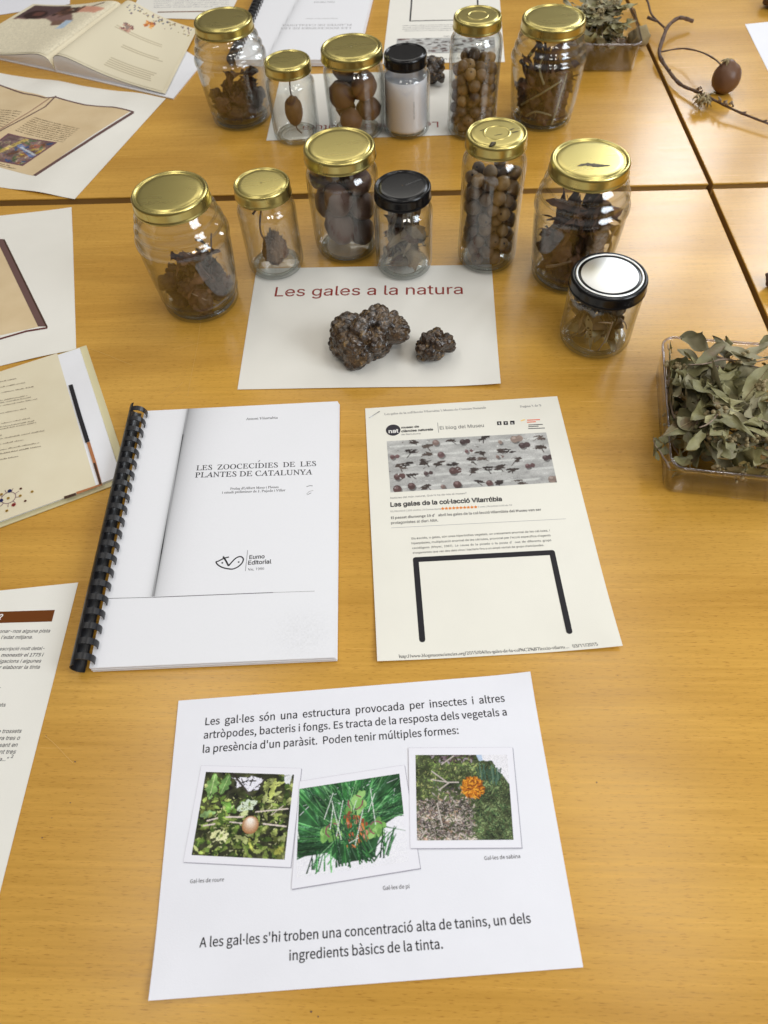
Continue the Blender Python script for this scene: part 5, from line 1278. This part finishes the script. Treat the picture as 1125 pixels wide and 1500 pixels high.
def box_pt(cx, cy, ang, x, y, z): c_, s_ = math.cos(ang), math.sin(ang); return (cx+c_*x-s_*y, cy+s_*x+c_*y, z)
def sprig(base, dirv, Ln, nleaf, seed, label, group, mats=(M_OLIVE,), Lr=(.038, .058), clampf=None, buds=True, up=.35):
    """a dried sprig: a bent stem, its leaves and clusters of buds"""
    R = random.Random(seed); g = empty('dried_sprig', base)
    d = np.array(dirv, float); d /= np.linalg.norm(d); side = np.cross(d, [0, 0, 1]); side /= np.linalg.norm(side)+1e-9; nz = np.cross(side, d)
    pts = [np.zeros(3)]; cur = d.copy()
    for i in range(6):
        cur = cur+side*R.uniform(-.25, .25)+nz*R.uniform(-.2, .2); cur /= np.linalg.norm(cur); pts.append(pts[-1]+cur*Ln/6)
    B = np.array(base)
    def cl(v): return clampf(np.asarray(v)+B)-B if clampf else np.asarray(v)
    P = [cl(np.array([p]))[0] for p in smooth_path(pts, 3)]; n = len(P)
    mb = MB(); mb.tube(P, [.0011*(1-.5*i/n) for i in range(n)], 6); mb.build('stem', M_STALK, g, smooth=True)
    mb = MB()
    for k in range(nleaf):
        i = int((k+.5)/nleaf*(n-1)); v, f = leaf_verts(R.uniform(*Lr), R.uniform(.019, .031), R.uniform(.4, 2.0)*R.choice([-1, 1]), R.uniform(-1.0, 1.0), R.uniform(.10, .24), seed*31+k, .11, 16, 6)
        v[:, 0] -= v[:, 0].min(); az = R.uniform(0, 6.283); el = R.uniform(-.3, 1.0)*up*2
        Mx = np.array(Matrix.Rotation(az, 3, 'Z') @ Matrix.Rotation(-el, 3, 'Y') @ Matrix.Rotation(R.uniform(-.9, .9), 3, 'X')); mb.add(cl(v@Mx.T+P[i]), f)
    mb.build('leaves', R.choice(mats), g, smooth=True)
    if buds:
        mb = MB()
        for k in range(R.choice([0, 1, 1, 2])):
            i = R.randrange(n//3, n); c0 = P[i]+np.array([0, 0, .004])
            for q_ in range(9):
                cc = c0+np.array([R.uniform(-.006, .006), R.uniform(-.006, .006), R.uniform(-.002, .006)]); rr = R.uniform(.0014, .0028)
                mb.lathe([(.0001, cc[2]-rr), (rr*.8, cc[2]-rr*.5), (rr, cc[2]), (rr*.75, cc[2]+rr*.6), (.0001, cc[2]+rr)], 7, cc[0], cc[1])
        if mb.v: mb.build('buds', M_BUD, g, smooth=True)
    tag(g, label, 'sprig', group); return g
def box_clamp(cx, cy, ang, w, d, h, over=.0):
    c_, s_ = math.cos(ang), math.sin(ang)
    def f(P):
        P = np.array(P, float); dx, dy = P[:, 0]-cx, P[:, 1]-cy; x = c_*dx+s_*dy; y = -s_*dx+c_*dy; z = np.maximum(P[:, 2], .0045); z = np.where(z > h+.014, h+.014+(z-h-.014)*.35, z)
        k = np.where(z < h+.006, .925+.03*z/h, .99); lx = w/2*k-.002; ly = (d-(1-k)*w)/2-.002
        x = np.clip(x, -lx, lx); y = np.clip(y, -ly, ly)
        return np.stack([cx+c_*x-s_*y, cy+s_*x+c_*y, z], -1)
    return f
BX = dict(ang=math.radians(-13.0), w=.125, d=.178, h=.043)
cB = at(988, 682, .043)[:2]; a = BX['ang']; ex = np.array([math.cos(a), math.sin(a)]); ey = np.array([-ex[1], ex[0]])
bc = cB+ex*(.125/2-.002)+ey*(.178/2-.002)
box('clear plastic box of grey-green leaves, nearest the right edge on the front table', bc[0], bc[1], a, .125, .178, .043)
clampf = box_clamp(bc[0], bc[1], a, .125, .178, .043)
R = random.Random(19)
for k in range(25):
    x, y = R.uniform(-.05, .05), R.uniform(-.060, .064); z = .010+.042*(k/24)**.9; t = R.uniform(0, 6.283)
    q_ = box_pt(bc[0], bc[1], a, x, y, z); q2 = box_pt(bc[0], bc[1], a, -x*.3+R.uniform(-.05, .05), y+R.uniform(-.07, .07)-.2*y, z); dv = np.array([q2[0]-q_[0], q2[1]-q_[1], .008])
    sprig(q_, dv, R.uniform(.05, .08), 5, 200+k, 'dried grey-green sprig heaped in the clear box on the front table', 'sprigs in the front box', (M_OLIVE, M_OLIVE, M_OLIVE, M_PALELEAF), clampf=clampf)
def loose(x, y, z, Ln, Wd, rz, ry, rx_, label, seed, m=M_OLIVE, curl=.5, bend=.5, bx=None):
    v, f = leaf_verts(Ln, Wd, curl, bend, .06, seed, .04); Mx = np.array(Matrix.Rotation(rz, 3, 'Z') @ Matrix.Rotation(ry, 3, 'Y') @ Matrix.Rotation(rx_, 3, 'X'))
    v = v@Mx.T; mb = MB(); mb.add(v, f); o = mb.build('dry_leaf', m, smooth=True); o.location = (x, y, z); tag(o, label, 'leaf')
    n = 17; mid = 4*n; mb = MB(); mb.tube([v[mid+i]+np.array([0, 0, .0003]) for i in range(1, 16)], .0004, 4); mb.build('midrib', M_BUD, o, smooth=True)
    return o
q_ = at(1062, 630, .050); loose(q_[0], q_[1], .052, .056, .032, math.radians(62), .35, .25, 'broad olive leaf with a pale midrib lying on top in the front box', 401, M_OLIVE, .35, .5)
q_ = at(990, 632, .046); loose(q_[0], q_[1], .050, .050, .022, math.radians(28), .1, .4, 'olive leaf with bitten holes lying over the near rim of the front box', 402, M_OLIVE, .3, .4)
q_ = at(1022, 532, .056); loose(q_[0], q_[1], .056, .040, .024, math.radians(160), -.4, .5, 'grey-green leaf sticking up at the far side of the front box', 403, M_OLIVE, .7, .8)
q_ = at(1050, 555, .060); loose(q_[0], q_[1], .058, .046, .020, math.radians(110), -.6, .9, 'folded pale olive leaf standing in the middle of the front box', 404, M_PALELEAF, 1.0, .6)
q_ = at(1110, 560, .060); loose(q_[0], q_[1], .060, .050, .024, math.radians(40), -.6, .3, 'grey-green leaf rising at the right end of the front box', 405, M_OLIVE, .6, .6)
# a sprig leaning out over the left wall
for k, (px, py) in enumerate(((1000, 655), (990, 610), (985, 575))):
    q_ = at(px, py, .030); sprig((q_[0], q_[1], .018+.008*k), np.array([-.012, .045, .006]), .06, 5, 333+k, 'dried grey-green sprig heaped in the clear box on the front table', 'sprigs in the front box', (M_OLIVE,), (.024, .036), clampf, True, .3)
p0 = at(1090, 718)
me = gall_mesh('gall', M_BUD, 91, .25); o = bpy.data.objects.new('gall', me); COL.objects.link(o); o.scale = (.014, .009, .010); q_ = box_pt(bc[0], bc[1], a, .030, -.071, .014); o.location = q_; tag(o, 'pale wrinkled gall pressed to the near wall of the front box', 'gall')
q_ = at(984, 678, .046); sprig(tuple(q_), np.array([-.003, .045, -.008]), .045, 6, 341, 'dried sprig hanging out over the left wall of the front box', None, (M_OLIVE,), (.018, .028), box_clamp(bc[0], bc[1], a, .156, .178, .02), True, .12)
# back box
bc2 = np.array([.418, 1.318]); a2 = math.radians(-9)
box('clear plastic box of pale leaves on the far table, beside the back right jar', bc2[0], bc2[1], a2, .125, .140, .043)
clampf2 = box_clamp(bc2[0], bc2[1], a2, .125, .140, .043)
for k in range(22):
    x, y = R.uniform(-.05, .05), R.uniform(-.06, .06); z = .010+.050*(k/21)**.9
    q_ = box_pt(bc2[0], bc2[1], a2, x, y, z); q2 = box_pt(bc2[0], bc2[1], a2, -x*.3, -y*.3, z); dv = np.array([q2[0]-q_[0], q2[1]-q_[1], .016])
    sprig(q_, dv, R.uniform(.05, .08), 5, 600+k, 'dried pale sprig heaped in the clear box on the far table', 'sprigs in the far box', (M_OLIVE, M_PALELEAF), clampf=clampf2, up=.5)
q_ = at(935, 38, .03); me = gall_mesh('gall', M_BUD, 93, .2); o = bpy.data.objects.new('gall', me); COL.objects.link(o); o.scale = (.018, .016, .016); o.location = (q_[0], q_[1]-.01, .0165); tag(o, 'pale papery gall resting outside the far plastic box', 'gall')

# ------------------------------------------------------------------ twig with a gall, far right table
g = empty('twig_with_gall', (*at(966, 79)[:2], 0)); gx, gy = g.location.x, g.location.y
def relg(o): o.data.transform(Matrix.Translation((-gx, -gy, 0))); return o
def tp(px, py, z): return at(px, py, z)
mb = MB(); main = [tp(1015, 31, .012), tp(996, 26, .020), tp(980, 37, .020), tp(972, 54, .018), tp(966, 79, .014), tp(977, 100, .011), tp(996, 123, .009), tp(1020, 134, .011), tp(1045, 146, .014), tp(1080, 163, .012), tp(1125, 181, .010), tp(1160, 194, .008)]
P = smooth_path(main, 6); n = len(P); R = random.Random(9); mb.tube(P, [(  .0031 if i < n*.4 else .0031-.0020*(i/n-.4)/.6)*R.uniform(.85, 1.15) for i in range(n)], 8)
for i in range(3, n-2, 4):
    d = np.array([R.uniform(-1, 1), R.uniform(-1, 1), R.uniform(0, 1)]); d /= np.linalg.norm(d); mb.tube([P[i], P[i]+d*.004, P[i]+d*.0062], [.0018, .0016, .0004], 6)
st = relg(mb.build('stem', M_BARK, g, smooth=True))
mb = MB(); P = smooth_path([tp(973, 40, .018), tp(955, 22, .020), tp(949, 3, .022), tp(940, -12, .022)], 5); mb.tube(P, .0018, 7); mb.tube([tp(962, 31, .020), tp(955, 28, .022), tp(948, 25, .024)], [.002, .0022, .0026], 7); relg(mb.build('side_branch', M_BARK, g, smooth=True))
mb = MB(); P = smooth_path([tp(968, 76, .014), tp(999, 71, .018), tp(1026, 76, .026), tp(1046, 86, .036), tp(1056, 95, .042)], 5); mb.tube(P, [.0013*R.uniform(.8, 1.2) for _ in P], 7); relg(mb.build('side_branch', M_BARK, g, smooth=True))
me = gall_mesh('gall', mottled('red_brown_gall', [(.3, (.10, .048, .026)), (.7, (.19, .095, .05))], 40, rough=.38, bump=.1, bscale=120), 50, .03, 4)
o = bpy.data.objects.new('gall', me); COL.objects.link(o); o.parent = g; o.scale = (.0212, .0212, .0225); p = at(1064, 114, .022); o.location = (p[0]-gx, p[1]-gy, .0222)
mb = MB(); top = np.array([p[0]-.006, p[1]+.004, .045])
for k in range(26):
    t = R.uniform(0, 6.283); e_ = R.uniform(.2, 1); q_ = top+np.array([math.cos(t)*.013*e_, math.sin(t)*.013*e_, -.004*e_+R.uniform(-.001, .003)]); mb.tube([top, (top+q_)/2+np.array([0, 0, .002]), q_], [.0016, .0016, .0005], 5)
relg(mb.build('bracts', M_BUD, g, smooth=True))
mb = MB(); c0 = at(1030, 148, .012)
for k in range(60):
    t = R.uniform(0, 6.283); e_ = R.uniform(.3, 1); s0 = c0+np.array([R.uniform(-.010, .010), R.uniform(-.008, .008), R.uniform(-.002, .004)]); q_ = s0+np.array([math.cos(t)*.011*e_, math.sin(t)*.009*e_-.003, R.uniform(-.010, .006)]); q_[2] = max(q_[2], .002); mb.tube([s0, (s0+q_)/2+np.array([0, 0, .003]), q_], [.0016, .0014, .0004], 5)
relg(mb.build('husk', M_BUD, g, smooth=True))
mb = MB()
for px, py in ((1055, 147), (1063, 152), (1070, 154), (1024, 132)):
    for k in range(4):
        s0 = at(px+R.uniform(-4, 4), py+R.uniform(-3, 3), .016); mb.tube([s0, s0+np.array([R.uniform(-.004, .004), R.uniform(-.004, .004), .004])], [.0018, .0006], 6)
relg(mb.build('dry_buds', M_STALK, g, smooth=True))
tag(g, 'bare curved brown twig bearing one round red-brown gall, on the far right table', 'twig')
# a gall cut by the right edge
p = at(1136, 420); me = gall_mesh('gall', M_BARK, 55, .2, 4); o = bpy.data.objects.new('gall', me); COL.objects.link(o); o.scale = (.016, .012, .012); o.location = (p[0], p[1], .012); tag(o, 'dark brown gall on the right table, cut by the right edge of the picture', 'gall')
p = at(1122, 12); me = gall_mesh('gall', M_BARK, 57, .2, 4); o = bpy.data.objects.new('gall', me); COL.objects.link(o); o.scale = (.02, .02, .016); o.location = (p[0]+.012, p[1], .016); tag(o, 'dark brown gall at the top right corner of the far table', 'gall')

# ------------------------------------------------------------------ wear on the front table
ca, sa = math.cos(math.radians(5)), math.sin(math.radians(5)); tcx, tcy = T_FRONT.location.x, T_FRONT.location.y
def tloc(p): d = np.array([p[0]-tcx, p[1]-tcy]); return (ca*d[0]-sa*d[1], sa*d[0]+ca*d[1], .0002)
mb = MB()
for a, b in (((66, 1078), (108, 1117)), ((294, 470), (276, 580)), ((130, 510), (195, 535)), ((128, 730), (160, 740)), ((255, 512), (300, 500)), ((268, 560), (240, 585))):
    A, B = np.array(at(*a)), np.array(at(*b)); mb.line([tloc(A+(B-A)*t+np.array([.0008*math.sin(t*5), 0, 0])) for t in np.linspace(0, 1, 10)], .00045)
mb.build('scratch', principled('scratch', (.60, .35, .08), .5), T_FRONT)
mb = MB(); R = random.Random(11)
for px, py, s_ in ((103, 1176, .0009), (62, 1227, .0011), (76, 1198, .0006), (110, 1116, .0012), (68, 1078, .0009), (874, 1146, .0012), (905, 990, .0006), (840, 655, .0005), (856, 652, .0005), (1070, 328, .0006), (456, 1482, .0011), (466, 1489, .0009), (318, 592, .0006), (980, 1240, .0006), (1040, 880, .0005)):
    q_ = at(px, py); mb.poly([tloc((q_[0]+s_*R.uniform(.4, .9)*math.cos(t), q_[1]+s_*R.uniform(.35, .65)*math.sin(t))) for t in np.linspace(0, 6.283, 9, endpoint=False)])
mb.build('dark_speck', principled('dark_speck', (.10, .05, .03), .6), T_FRONT)

realise_text()
